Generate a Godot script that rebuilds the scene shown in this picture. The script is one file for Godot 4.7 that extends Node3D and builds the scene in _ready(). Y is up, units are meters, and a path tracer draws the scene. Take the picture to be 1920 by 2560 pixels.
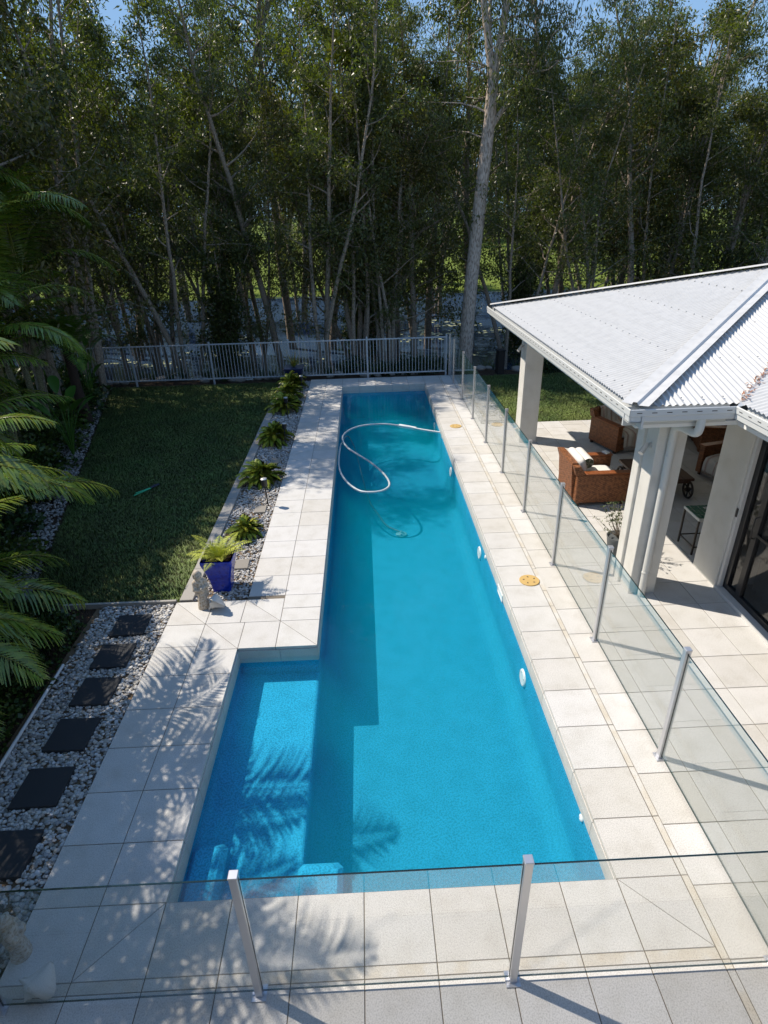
extends Node3D
# Backyard lap pool seen from an upstairs balcony. Metres, y up; the near right inner corner of the pool coping is the origin,
# -z runs along the pool towards the lake, +x towards the patio.

var M := {}
var taken := {}
var rng := RandomNumberGenerator.new()

const DECK := 0.0          # top of the paving
const WATER := -0.15       # pool water level
const LAKE := -0.62

class MB:
	# collects triangles; normals are given per vertex, faces are wound clockwise seen from outside
	var v := PackedVector3Array()
	var n := PackedVector3Array()
	var c := PackedColorArray()
	var ix := PackedInt32Array()
	var tint := Color(1, 1, 1)
	var tinted := false

	func face(pts: Array, hint: Vector3) -> void:
		var nn: Vector3 = (pts[2] - pts[0]).cross(pts[1] - pts[0])
		if nn.length_squared() < 1e-16 and pts.size() > 3:
			nn = (pts[3] - pts[0]).cross(pts[2] - pts[0])
		nn = nn.normalized()
		var flip := nn.dot(hint) < 0.0
		if flip:
			nn = -nn
		var at := v.size()
		for p in pts:
			v.append(p)
			n.append(nn)
			c.append(tint)
		for k in range(1, pts.size() - 1):
			ix.append(at)
			if flip:
				ix.append(at + k + 1)
				ix.append(at + k)
			else:
				ix.append(at + k)
				ix.append(at + k + 1)

	func leaf4(a: Vector3, b: Vector3, d: Vector3, e: Vector3, nn: Vector3) -> void:
		var at := v.size()
		v.append(a)
		v.append(b)
		v.append(d)
		v.append(e)
		for k in 4:
			n.append(nn)
			c.append(tint)
		# wound so that the face looks the way its normal points
		var turned := (d - a).cross((b - a) if b != a else (d - e)).dot(nn) < 0.0
		ix.append(at)
		ix.append(at + (2 if turned else 1))
		ix.append(at + (1 if turned else 2))
		ix.append(at)
		ix.append(at + (3 if turned else 2))
		ix.append(at + (2 if turned else 3))

	func loft(rings: Array, caps := true) -> void:
		# flat-shaded skin through rings of equally many points
		var mids: Array = []
		for r in rings:
			var m := Vector3.ZERO
			for p in r:
				m += p
			mids.append(m / r.size())
		for k in rings.size() - 1:
			var a = rings[k]
			var b = rings[k + 1]
			var mid: Vector3 = (mids[k] + mids[k + 1]) * 0.5
			for i in a.size():
				var j: int = (i + 1) % a.size()
				var q: Vector3 = (a[i] + a[j] + b[i] + b[j]) * 0.25
				var hint: Vector3 = q - mid
				if hint.length_squared() < 1e-12:
					hint = mids[k + 1] - mids[k]
				face([a[i], a[j], b[j], b[i]], hint)
		if caps:
			face(Array(rings[0]), mids[0] - mids[1])
			face(Array(rings[-1]), mids[-1] - mids[-2])

	func box(lo: Vector3, hi: Vector3, bevel := 0.0) -> void:
		var b := bevel
		var rings: Array = []
		var spec := [[lo.y, b], [lo.y + b, 0.0], [hi.y - b, 0.0], [hi.y, b]] if b > 0.0 else [[lo.y, 0.0], [hi.y, 0.0]]
		for s in spec:
			var i: float = s[1]
			if b > 0.0:
				rings.append([Vector3(lo.x + i, s[0], lo.z + b + i), Vector3(lo.x + b + i, s[0], lo.z + i), Vector3(hi.x - b - i, s[0], lo.z + i), Vector3(hi.x - i, s[0], lo.z + b + i),
					Vector3(hi.x - i, s[0], hi.z - b - i), Vector3(hi.x - b - i, s[0], hi.z - i), Vector3(lo.x + b + i, s[0], hi.z - i), Vector3(lo.x + i, s[0], hi.z - b - i)])
			else:
				rings.append([Vector3(lo.x, s[0], lo.z), Vector3(hi.x, s[0], lo.z), Vector3(hi.x, s[0], hi.z), Vector3(lo.x, s[0], hi.z)])
		loft(rings)

	func prism(poly: Array, y0: float, y1: float, bevel := 0.0) -> void:
		# upright prism over a convex polygon of Vector2(x, z), with a chamfer round the top
		var mid := Vector2.ZERO
		for p in poly:
			mid += p
		mid /= poly.size()
		var r0: Array = []
		var r1: Array = []
		var r2: Array = []
		for p in poly:
			var d: Vector2 = (mid - p).normalized() * bevel * 1.4
			r0.append(Vector3(p.x, y0, p.y))
			r1.append(Vector3(p.x, y1 - bevel, p.y))
			r2.append(Vector3(p.x + d.x, y1, p.y + d.y))
		loft([r0, r1, r2] if bevel > 0.0 else [r0, r1])

	func tube(pts: Array, radii: Array, sides := 8, caps := true) -> void:
		var at := v.size()
		var t0: Vector3 = (pts[1] - pts[0]).normalized()
		var up := Vector3.UP if absf(t0.y) < 0.9 else Vector3.RIGHT
		var side: Vector3 = t0.cross(up).normalized()
		var rings := pts.size()
		for k in rings:
			var t: Vector3 = (pts[mini(k + 1, rings - 1)] - pts[maxi(k - 1, 0)]).normalized()
			side = (side - t * side.dot(t)).normalized()
			var other := t.cross(side)
			var r: float = radii[k] if k < radii.size() else radii[-1]
			for i in sides:
				var a := TAU * i / sides
				var d := side * cos(a) + other * sin(a)
				v.append(pts[k] + d * r)
				n.append(d)
				c.append(tint)
		for k in rings - 1:
			for i in sides:
				var j := (i + 1) % sides
				var p := at + k * sides
				for q in [p + i, p + sides + i, p + sides + j, p + i, p + sides + j, p + j]:
					ix.append(q)
		if caps:
			for e in [[0, -1.0], [rings - 1, 1.0]]:
				var ring: Array = []
				for i in sides:
					ring.append(v[at + e[0] * sides + i])
				var d: Vector3 = (pts[rings - 1] - pts[rings - 2]) if e[1] > 0.0 else (pts[0] - pts[1])
				face(ring, d)

	func lathe(profile: Array, sides: int, centre := Vector3.ZERO) -> void:
		# profile of Vector2(radius, y), from the bottom up
		var at := v.size()
		for k in profile.size():
			var a: Vector2 = profile[maxi(k - 1, 0)]
			var b: Vector2 = profile[mini(k + 1, profile.size() - 1)]
			var d := (b - a).normalized()
			for i in sides:
				var w := TAU * i / sides
				var out := Vector3(cos(w), 0, sin(w))
				v.append(centre + out * profile[k].x + Vector3.UP * profile[k].y)
				n.append((out * d.y - Vector3.UP * d.x).normalized())
				c.append(tint)
		for k in profile.size() - 1:
			for i in sides:
				var j := (i + 1) % sides
				var p := at + k * sides
				for q in [p + i, p + sides + j, p + sides + i, p + i, p + j, p + sides + j]:
					ix.append(q)

	func grid(rows: Array) -> void:
		# smooth open surface through rows of equally many points
		var at := v.size()
		var h := rows.size()
		var w: int = rows[0].size()
		for i in h:
			for j in w:
				var du: Vector3 = rows[i][mini(j + 1, w - 1)] - rows[i][maxi(j - 1, 0)]
				var dv: Vector3 = rows[mini(i + 1, h - 1)][j] - rows[maxi(i - 1, 0)][j]
				v.append(rows[i][j])
				n.append(dv.cross(du).normalized())
				c.append(tint)
		for i in h - 1:
			for j in w - 1:
				var p := at + i * w + j
				for q in [p, p + 1, p + w + 1, p, p + w + 1, p + w]:
					ix.append(q)

	func add(other: MB, t: Transform3D) -> void:
		var at := v.size()
		for k in other.v.size():
			v.append(t * other.v[k])
			n.append((t.basis * other.n[k]).normalized())
			c.append(other.c[k])
		for i in other.ix:
			ix.append(i + at)

	func mesh() -> ArrayMesh:
		var a := []
		a.resize(Mesh.ARRAY_MAX)
		a[Mesh.ARRAY_VERTEX] = v
		a[Mesh.ARRAY_NORMAL] = n
		if tinted:
			a[Mesh.ARRAY_COLOR] = c
		a[Mesh.ARRAY_INDEX] = ix
		var m := ArrayMesh.new()
		m.add_surface_from_arrays(Mesh.PRIMITIVE_TRIANGLES, a)
		return m


func numbered(called: String) -> String:
	taken[called] = taken.get(called, -1) + 1
	return called if taken[called] == 0 else "%s_%03d" % [called, taken[called]]

func tag(o: Node, label: String, category: String, group := "", kind := "") -> void:
	if label: o.set_meta("label", label)
	if category: o.set_meta("category", category)
	if group: o.set_meta("group", group)
	if kind: o.set_meta("kind", kind)

func thing(called: String, label: String, category: String, at := Vector3.ZERO, turn := 0.0, group := "") -> Node3D:
	var o := Node3D.new()
	o.name = numbered(called)
	add_child(o)
	o.position = at
	o.rotation.y = turn
	tag(o, label, category, group)
	return o

func part(parent: Node, called: String, m: Mesh, material: Material, where := Transform3D.IDENTITY) -> MeshInstance3D:
	var o := MeshInstance3D.new()
	o.name = called
	o.mesh = m
	o.material_override = material
	o.transform = where
	parent.add_child(o, true)
	return o

func single(called: String, m: Mesh, material: Material, label: String, category: String, where := Transform3D.IDENTITY, group := "") -> MeshInstance3D:
	var o := part(self, numbered(called), m, material, where)
	tag(o, label, category, group)
	return o

func structure(called: String, m: Mesh, material: Material) -> MeshInstance3D:
	var o := part(self, numbered(called), m, material)
	o.set_meta("kind", "structure")
	return o

func copy_of(o: Node3D, where: Transform3D, label := "") -> Node3D:
	var c: Node3D = o.duplicate()
	var plain := String(o.name)
	var cut := plain.rfind("_0")
	if cut > 0: plain = plain.substr(0, cut)
	c.name = numbered(plain)
	add_child(c)
	c.transform = where
	if label: c.set_meta("label", label)
	return c

func scatter(called: String, m: Mesh, material: Material, places: Array, parent: Node = self, colors: Array = []) -> MultiMeshInstance3D:
	var mm := MultiMesh.new()
	mm.transform_format = MultiMesh.TRANSFORM_3D
	mm.use_colors = colors.size() > 0
	mm.mesh = m
	mm.instance_count = places.size()
	for i in places.size():
		mm.set_instance_transform(i, places[i])
		if colors.size(): mm.set_instance_color(i, colors[i])
	var o := MultiMeshInstance3D.new()
	o.name = numbered(called) if parent == self else called
	o.multimesh = mm
	o.material_override = material
	parent.add_child(o, true)
	o.set_meta("kind", "stuff")
	return o

# ------------------------------------------------------------------ materials

func noise_tex(frequency: float, stops: Array, colors: Array, octaves := 4, size := 512, kind := FastNoiseLite.TYPE_SIMPLEX_SMOOTH, number := 1) -> NoiseTexture2D:
	var f := FastNoiseLite.new()
	f.noise_type = kind
	f.seed = number
	f.frequency = frequency
	f.fractal_octaves = octaves
	var g := Gradient.new()
	g.offsets = PackedFloat32Array(stops)
	g.colors = PackedColorArray(colors)
	var t := NoiseTexture2D.new()
	t.width = size
	t.height = size
	t.seamless = true
	t.noise = f
	t.color_ramp = g
	return t

func grey(x: float) -> Color:
	return Color(x, x, x)

func mat(key: String, linear: Color, rough := 0.8, metal := 0.0) -> StandardMaterial3D:
	var m := StandardMaterial3D.new()
	m.resource_name = key
	m.albedo_color = linear.linear_to_srgb()
	m.roughness = rough
	m.metallic = metal
	M[key] = m
	return m

func textured(m: StandardMaterial3D, t: Texture2D, scale: float, world := true) -> StandardMaterial3D:
	m.albedo_texture = t
	m.uv1_triplanar = true
	m.uv1_world_triplanar = world
	m.uv1_scale = Vector3.ONE * scale
	return m

func mottled(m: StandardMaterial3D, t: Texture2D, scale: float) -> void:
	m.detail_enabled = true
	m.detail_albedo = t
	m.detail_blend_mode = BaseMaterial3D.BLEND_MODE_MUL
	m.detail_uv_layer = BaseMaterial3D.DETAIL_UV_2
	m.uv2_triplanar = true
	m.uv2_world_triplanar = true
	m.uv2_scale = Vector3.ONE * scale

func bumpy(m: StandardMaterial3D, t: Texture2D, centimetres: float) -> void:
	m.heightmap_enabled = true
	m.heightmap_texture = t
	m.heightmap_scale = centimetres

func materials() -> void:
	var speck := noise_tex(0.11, [0.0, 0.35, 0.5, 0.7, 1.0], [grey(0.80), grey(0.93), grey(0.96), grey(1.0), grey(0.97)], 3, 512)
	var blotch := noise_tex(0.012, [0.0, 0.4, 0.6, 1.0], [Color(0.935, 0.93, 0.92), Color(0.975, 0.975, 0.972), grey(0.985), grey(1.0)], 4, 512)
	M.blotch = blotch
	var fine := noise_tex(0.2, [0.0, 1.0], [grey(0.2), grey(1.0)], 4, 512, FastNoiseLite.TYPE_SIMPLEX, 5)
	for k in 6:
		var tone := [Color(0.59, 0.58, 0.56), Color(0.575, 0.565, 0.548), Color(0.605, 0.598, 0.58), Color(0.58, 0.565, 0.538), Color(0.565, 0.548, 0.515), Color(0.62, 0.612, 0.60)][k] as Color
		var m := textured(mat("paver_%d" % k, tone, 0.82), speck, 1.3)
		mottled(m, blotch, 0.55)
		bumpy(m, fine, 0.06)
	var dm := textured(mat("stained_strip", Color(0.60, 0.585, 0.55), 0.85), speck, 1.3)
	mottled(dm, noise_tex(0.03, [0.0, 0.45, 0.6, 1.0], [Color(0.93, 0.895, 0.84), Color(0.97, 0.955, 0.93), grey(0.985), grey(1.0)], 3, 512, FastNoiseLite.TYPE_SIMPLEX_SMOOTH, 9), 0.25)
	textured(mat("grout", Color(0.17, 0.145, 0.115), 0.95), speck, 2.0)
	# pool interior: pale pebble render
	var pebble_dots := noise_tex(0.06, [0.0, 0.3, 0.45, 0.6, 1.0], [grey(0.66), grey(0.84), grey(0.9), grey(0.97), grey(1.0)], 4, 1024, FastNoiseLite.TYPE_SIMPLEX, 3)
	var basin := textured(mat("pool_render", Color(0.03, 0.405, 0.69), 0.8), pebble_dots, 0.55)
	mottled(basin, noise_tex(0.014, [0.0, 0.5, 1.0], [grey(0.92), grey(0.97), grey(1.0)], 5, 512, FastNoiseLite.TYPE_SIMPLEX_SMOOTH, 12), 0.4)
	basin.metallic_specular = 0.0
	var w := mat("pool_surface", Color(0.0, 0.25, 0.42), 0.02)
	w.transparency = BaseMaterial3D.TRANSPARENCY_ALPHA
	w.albedo_color.a = 0.03
	w.metallic_specular = 0.32
	w.normal_enabled = true
	var ripple := FastNoiseLite.new()
	ripple.frequency = 0.012
	ripple.fractal_octaves = 3
	var rt := NoiseTexture2D.new()
	rt.width = 512
	rt.height = 512
	rt.seamless = true
	rt.as_normal_map = true
	rt.bump_strength = 3.0
	rt.noise = ripple
	w.normal_texture = rt
	w.normal_scale = 0.12
	w.uv1_triplanar = true
	w.uv1_world_triplanar = true
	w.uv1_scale = Vector3.ONE * 0.5
	var glass := mat("fence_glass", Color(0.10, 0.24, 0.19), 0.02)
	glass.transparency = BaseMaterial3D.TRANSPARENCY_ALPHA
	glass.albedo_color.a = 0.075
	var edge := mat("glass_edge", Color(0.004, 0.016, 0.014), 0.1)
	edge.metallic_specular = 0.7
	mat("aluminium", Color(0.56, 0.57, 0.60), 0.34, 0.75)
	mat("rubber", Color(0.012, 0.012, 0.014), 0.6)
	textured(mat("white_powder", Color(0.66, 0.66, 0.65), 0.42), speck, 3.0)
	mat("fence_grey", Color(0.43, 0.45, 0.47), 0.4)
	var render := textured(mat("wall_render", Color(0.72, 0.71, 0.67), 0.88), speck, 2.0)
	mottled(render, blotch, 0.4)
	bumpy(render, fine, 0.05)
	var roof := textured(mat("roof_steel", Color(0.57, 0.57, 0.56), 0.42), noise_tex(0.02, [0.0, 0.5, 1.0], [grey(0.9), grey(0.97), grey(1.0)], 5, 512, FastNoiseLite.TYPE_SIMPLEX_SMOOTH, 21), 0.5)
	roof.metallic_specular = 0.5
	mat("gutter_steel", Color(0.56, 0.575, 0.57), 0.4)
	mat("slot_black", Color(0.03, 0.03, 0.032), 0.8)
	mat("screw_zinc", Color(0.30, 0.31, 0.32), 0.4, 0.6)
	mat("downpipe", Color(0.60, 0.60, 0.57), 0.5)
	mat("door_black", Color(0.012, 0.013, 0.016), 0.35)
	var dg := mat("door_glass", Color(0.006, 0.008, 0.010), 0.015)
	dg.transparency = BaseMaterial3D.TRANSPARENCY_ALPHA
	dg.albedo_color.a = 0.45
	mat("timber_floor", Color(0.26, 0.18, 0.11), 0.5)
	mat("curtain", Color(0.35, 0.34, 0.33), 0.95)
	mat("ceiling_white", Color(0.78, 0.78, 0.76), 0.8)
	# ground
	var litter := noise_tex(0.06, [0.0, 0.35, 0.55, 0.75, 1.0], [Color(0.35, 0.3, 0.25), Color(0.6, 0.5, 0.4), Color(0.8, 0.68, 0.55), Color(0.95, 0.85, 0.72), Color(0.55, 0.5, 0.42)], 5, 1024, FastNoiseLite.TYPE_SIMPLEX, 31)
	var soil := textured(mat("soil", Color(0.085, 0.062, 0.042), 0.95), litter, 0.8)
	mottled(soil, blotch, 0.2)
	bumpy(soil, litter, 1.2)
	var turf := textured(mat("turf", Color(0.06, 0.10, 0.02), 0.95), litter, 0.9)
	bumpy(turf, litter, 1.0)
	var field := textured(mat("field_grass", Color(0.17, 0.215, 0.05), 0.95), noise_tex(0.02, [0.0, 0.5, 1.0], [Color(0.72, 0.74, 0.6), Color(0.9, 0.92, 0.85), grey(1.0)], 5, 512, FastNoiseLite.TYPE_SIMPLEX_SMOOTH, 41), 0.08)
	field.metallic_specular = 0.2
	var blade := mat("grass_blade", Color(1, 1, 1), 0.6)
	blade.vertex_color_use_as_albedo = true
	blade.backlight_enabled = true
	blade.backlight = Color(0.5, 0.6, 0.25)
	var lake := mat("lake_water", Color(0.026, 0.050, 0.095), 0.06)
	lake.metallic_specular = 0.2
	lake.normal_enabled = true
	lake.normal_texture = rt
	lake.normal_scale = 0.07
	lake.uv1_triplanar = true
	lake.uv1_world_triplanar = true
	lake.uv1_scale = Vector3.ONE * 0.7
	var pebble := textured(mat("pebble", Color(1, 1, 1), 0.75), speck, 6.0, false)
	pebble.vertex_color_use_as_albedo = true
	bumpy(textured(mat("slate", Color(0.030, 0.032, 0.036), 0.85), speck, 3.0), fine, 0.12)
	textured(mat("grey_paver", Color(0.27, 0.25, 0.22), 0.9), speck, 2.0)
	textured(mat("kerb_concrete", Color(0.36, 0.345, 0.32), 0.9), speck, 2.0)
	textured(mat("sand_bed", Color(0.30, 0.285, 0.26), 0.95), litter, 1.5)
	# plants
	for p in [["leaf_tree", 0.38, 0.5, Color(0.9, 1.0, 0.45)], ["leaf_palm", 0.27, 0.55, Color(0.62, 0.70, 0.16)], ["leaf_shrub", 0.4, 0.45, Color(0.4, 0.5, 0.12)], ["leaf_fern", 0.6, 0.4, Color(0.6, 0.62, 0.15)]]:
		var l := mat(p[0], Color(1, 1, 1), p[1])
		l.vertex_color_use_as_albedo = true
		l.metallic_specular = p[2]
		l.backlight_enabled = true
		l.backlight = p[3]
	var bark_tex := noise_tex(0.05, [0.0, 0.4, 0.55, 1.0], [Color(0.45, 0.4, 0.36), Color(0.75, 0.7, 0.65), Color(0.95, 0.92, 0.88), grey(1.0)], 5, 512, FastNoiseLite.TYPE_SIMPLEX, 51)
	var bark := textured(mat("bark", Color(0.40, 0.35, 0.295), 0.9), bark_tex, 0.7, false)
	bark.uv1_scale = Vector3(1.6, 0.35, 1.6)
	bumpy(bark, bark_tex, 1.5)
	var gum_tex := noise_tex(0.03, [0.0, 0.3, 0.45, 0.6, 1.0], [Color(0.5, 0.46, 0.43), Color(0.72, 0.69, 0.66), Color(0.9, 0.88, 0.86), grey(1.0), Color(0.96, 0.93, 0.9)], 5, 512, FastNoiseLite.TYPE_SIMPLEX, 52)
	var gum := textured(mat("gum_bark", Color(0.58, 0.49, 0.41), 0.85), gum_tex, 0.6, false)
	gum.uv1_scale = Vector3(1.2, 0.3, 1.2)
	bumpy(gum, gum_tex, 2.0)
	textured(mat("palm_stem", Color(0.24, 0.25, 0.15), 0.7), bark_tex, 1.0, false)
	textured(mat("fibre_trunk", Color(0.06, 0.04, 0.03), 0.95), bark_tex, 2.0, false)
	# furniture and ornaments
	var weave := Image.create(64, 64, false, Image.FORMAT_RGB8)
	var weave_h := Image.create(64, 64, false, Image.FORMAT_RGB8)
	for y in 64:
		for x in 64:
			var over := (int(x / 16) + int(y / 8)) % 2
			var a := sin(PI * fmod(x, 16.0) / 16.0)
			var b := sin(PI * fmod(y, 8.0) / 8.0)
			var h := (0.35 + 0.65 * a) if over else (0.25 + 0.45 * b)
			var jit := 0.9 + 0.1 * sin(x * 1.7 + y * 3.1)
			weave.set_pixel(x, y, Color(1, 0.96, 0.9) * (0.84 + 0.16 * jit) if over else Color(0.86, 0.78, 0.7) * (0.84 + 0.16 * jit))
			weave_h.set_pixel(x, y, grey(h))
	var wicker := textured(mat("wicker", Color(0.36, 0.155, 0.065), 0.5), ImageTexture.create_from_image(weave), 7.0, false)
	bumpy(wicker, ImageTexture.create_from_image(weave_h), 0.7)
	mottled(wicker, noise_tex(0.03, [0.0, 0.5, 1.0], [Color(0.55, 0.5, 0.45), grey(0.85), grey(1.0)], 4, 512, FastNoiseLite.TYPE_SIMPLEX, 61), 0.8)
	var wood_tex := noise_tex(0.02, [0.0, 0.5, 1.0], [Color(0.7, 0.6, 0.5), grey(0.9), grey(1.0)], 4, 512, FastNoiseLite.TYPE_SIMPLEX, 62)
	textured(mat("arm_wood", Color(0.30, 0.10, 0.035), 0.35), wood_tex, 1.0, false).uv1_scale = Vector3(0.6, 6, 6)
	textured(mat("dark_wood", Color(0.085, 0.04, 0.022), 0.5), wood_tex, 1.0, false).uv1_scale = Vector3(0.6, 6, 6)
	var cloth := textured(mat("white_cloth", Color(0.72, 0.71, 0.69), 0.95), fine, 4.0, false)
	cloth.rim_enabled = true
	cloth.rim = 0.3
	cloth.albedo_texture = speck
	var throw := textured(mat("throw_cloth", Color(1, 1, 1), 0.95), speck, 4.0, false)
	throw.vertex_color_use_as_albedo = true
	textured(mat("bolster_print", Color(1, 1, 1), 0.95), speck, 6.0, false).vertex_color_use_as_albedo = true
	mat("iron", Color(0.035, 0.028, 0.024), 0.6, 0.4)
	var gl := textured(mat("cobalt_glaze", Color(0.004, 0.035, 0.42), 0.25), noise_tex(0.02, [0.0, 0.5, 1.0], [Color(0.6, 0.6, 0.7), Color(0.9, 0.9, 0.95), grey(1.0)], 4, 512, FastNoiseLite.TYPE_SIMPLEX, 71), 1.2, false)
	gl.metallic_specular = 0.42
	mat("dark_pot", Color(0.02, 0.021, 0.024), 0.45)
	mat("grey_pot", Color(0.10, 0.11, 0.115), 0.6)
	mat("navy_pot", Color(0.012, 0.02, 0.07), 0.3)
	var stone := textured(mat("statue_stone", Color(0.54, 0.49, 0.42), 0.9), noise_tex(0.03, [0.0, 0.3, 0.5, 1.0], [Color(0.55, 0.45, 0.38), Color(0.85, 0.8, 0.74), grey(0.96), grey(1.0)], 5, 512, FastNoiseLite.TYPE_SIMPLEX, 81), 2.0, false)
	bumpy(stone, fine, 0.2)
	var shell := textured(mat("shell_white", Color(0.66, 0.64, 0.60), 0.6), speck, 4.0, false)
	bumpy(shell, fine, 0.1)
	textured(mat("drain_lid", Color(0.55, 0.37, 0.13), 0.7), speck, 4.0, false)
	mat("hose_white", Color(0.50, 0.56, 0.58), 0.45)
	mat("head_blue", Color(0.12, 0.40, 0.48), 0.6)
	mat("hose_painted_shade", Color(0.04, 0.16, 0.24), 0.6)  # underwater darkening of the white hose, put into its colour
	mat("fitting_white", Color(0.74, 0.78, 0.78), 0.4)
	mat("lamp_black", Color(0.015, 0.015, 0.016), 0.5)
	mat("lamp_silver", Color(0.55, 0.55, 0.55), 0.35, 0.6)
	mat("toy_green", Color(0.05, 0.55, 0.28), 0.5)
	mat("toy_dark", Color(0.01, 0.015, 0.04), 0.6)
	mat("pvc_white", Color(0.66, 0.67, 0.68), 0.45)
	mat("green_tile", Color(0.012, 0.10, 0.06), 0.15)
	mat("pale_grout", Color(0.5, 0.52, 0.5), 0.8)
	mat("timber_black", Color(0.018, 0.014, 0.012), 0.9)
	var lily := mat("lily_leaf", Color(1, 1, 1), 0.5)
	lily.vertex_color_use_as_albedo = true
	mat("dry_leaf", Color(0.30, 0.12, 0.05), 0.85)

func _ready() -> void:
	# ---------------- camera, sky, sun, exposure
	var cam := Camera3D.new()
	cam.name = "camera"
	cam.position = Vector3(-1.7747, 4.6046, 2.7216)
	cam.rotation_degrees = Vector3(-26.815, -1.422, -1.592)
	cam.fov = 81.725
	cam.near = 0.05
	cam.far = 900.0
	add_child(cam)
	cam.make_current()
	var sky_look := ProceduralSkyMaterial.new()
	sky_look.sky_top_color = Color(0.49, 0.65, 0.87)
	sky_look.sky_horizon_color = Color(0.64, 0.81, 0.97)
	sky_look.sky_curve = 0.26
	sky_look.ground_bottom_color = Color(0.16, 0.17, 0.13)
	sky_look.ground_horizon_color = Color(0.42, 0.5, 0.5)
	sky_look.sky_energy_multiplier = 0.9
	var sky := Sky.new()
	sky.sky_material = sky_look
	var env := Environment.new()
	env.background_mode = Environment.BG_SKY
	env.sky = sky
	env.tonemap_mode = Environment.TONE_MAPPER_LINEAR
	env.tonemap_exposure = 1.24
	env.sdfgi_enabled = true
	env.ssao_enabled = true
	env.ssil_enabled = true
	env.volumetric_fog_enabled = true
	env.volumetric_fog_density = 0.0
	var around := WorldEnvironment.new()
	around.name = "world_environment"
	around.environment = env
	add_child(around)
	var sun := DirectionalLight3D.new()
	sun.name = "sun"
	sun.light_energy = 1.6
	sun.light_color = Color(1.0, 0.955, 0.89)
	sun.light_angular_distance = 0.5
	sun.shadow_enabled = true
	add_child(sun)
	sun.look_at_from_position(Vector3.ZERO, Vector3(0.7076, -1.0, 0.3445))
	# ---------------- the place
	rng.seed = 20240
	materials()
	terrain()
	paving()
	pool()
	pool_fittings()
	glass_fences()
	picket_fence()
	house()
	patio_furniture()
	garden_beds()
	ornaments()
	bed_plants()
	palms()
	lakeside()
	forest()

# ------------------------------------------------------------------ ground

func land(x: float, z: float) -> float:
	# height of the natural ground: level yard, bank down to the lake, low field beyond
	if z > -16.2: return -0.06
	if z > -19.0: return lerpf(-0.06, -1.05, smoothstep(-16.2, -19.0, z) + 0.05 * sin(x * 1.3 + z))
	if z > -40.0: return -1.1
	return lerpf(-1.1, -0.35, smoothstep(-40.0, -44.0, z)) + 0.7 * smoothstep(-44.0, -130.0, z) + 0.18 * sin(x * 0.11) * smoothstep(-44.0, -60.0, z)

func terrain() -> void:
	var xs := [-160.0, -90.0, -60.0, -40.0, -30.0, -24.0]
	for k in 40: xs.append(-20.0 + k * 1.0)
	xs += [24.0, 30.0, 40.0, 60.0, 90.0, 160.0, -3.45, -2.5, 0.02]
	xs.sort()
	var zs := [60.0, 30.0, 12.0, 6.0, 3.0, 1.5, 0.02, -2.95, -6.0, -10.0, -14.83, -15.6, -16.2]
	for k in 14: zs.append(-16.4 - k * 0.2)
	zs += [-22.0, -28.0, -34.0, -40.0, -41.0, -42.0]
	var m := MB.new()
	for i in zs.size() - 1:
		for j in xs.size() - 1:
			var x0: float = xs[j]
			var x1: float = xs[j + 1]
			var z0: float = zs[i]
			var z1: float = zs[i + 1]
			var mx := (x0 + x1) / 2
			var mz := (z0 + z1) / 2
			if mz < 0.02 and mz > -14.83 and mx < 0.02 and (mx > -2.5 or (mx > -3.45 and mz > -2.95)): continue
			m.face([Vector3(x0, land(x0, z0), z0), Vector3(x1, land(x1, z0), z0), Vector3(x1, land(x1, z1), z1), Vector3(x0, land(x0, z1), z1)], Vector3.UP)
	structure("ground", m.mesh(), M.soil)
	var f := MB.new()
	var far := [-42.0, -43.0, -44.0, -47.0, -52.0, -60.0, -70.0, -85.0, -100.0, -130.0, -180.0, -300.0, -600.0]
	for i in far.size() - 1:
		for k in 40:
			var a := -600.0 + k * 30.0
			f.face([Vector3(a, land(a, far[i]), far[i]), Vector3(a + 30, land(a + 30, far[i]), far[i]), Vector3(a + 30, land(a + 30, far[i + 1]), far[i + 1]), Vector3(a, land(a, far[i + 1]), far[i + 1])], Vector3.UP)
	structure("grass_field", f.mesh(), M.field_grass)
	var l := MB.new()
	l.face([Vector3(-160, LAKE, -17.0), Vector3(160, LAKE, -17.0), Vector3(160, LAKE, -43.4), Vector3(-160, LAKE, -43.4)], Vector3.UP)
	structure("lake", l.mesh(), M.lake_water)

# ------------------------------------------------------------------ paving

var tile_shapes := {}

func tile(parent: Node3D, x0: float, x1: float, z0: float, z1: float, material := "") -> void:
	var g := 0.0034
	var key := "%d_%d" % [roundi((x1 - x0) * 1000), roundi((z1 - z0) * 1000)]
	if not tile_shapes.has(key):
		var b := MB.new()
		var w := (x1 - x0) / 2 - g
		var d := (z1 - z0) / 2 - g
		b.prism([Vector2(-w, -d), Vector2(w, -d), Vector2(w, d), Vector2(-w, d)], -0.04, 0.0, 0.0022)
		tile_shapes[key] = b.mesh()
	var t := Transform3D(Basis.IDENTITY, Vector3((x0 + x1) / 2, DECK + rng.randf_range(-0.0008, 0.0006), (z0 + z1) / 2))
	part(parent, "paving_tile", tile_shapes[key], M[material] if material else M["paver_%d" % rng.randi_range(0, 5)], t)

func tri_tile(parent: Node3D, a: Vector2, b: Vector2, c: Vector2) -> void:
	var mid := (a + b + c) / 3
	var s := 0.979
	var m := MB.new()
	m.prism([(a - mid) * s, (b - mid) * s, (c - mid) * s], -0.04, 0.0, 0.0022)
	part(parent, "paving_tile", m.mesh(), M["paver_%d" % rng.randi_range(0, 3)], Transform3D(Basis.IDENTITY, Vector3(mid.x, DECK, mid.y)))

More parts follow.
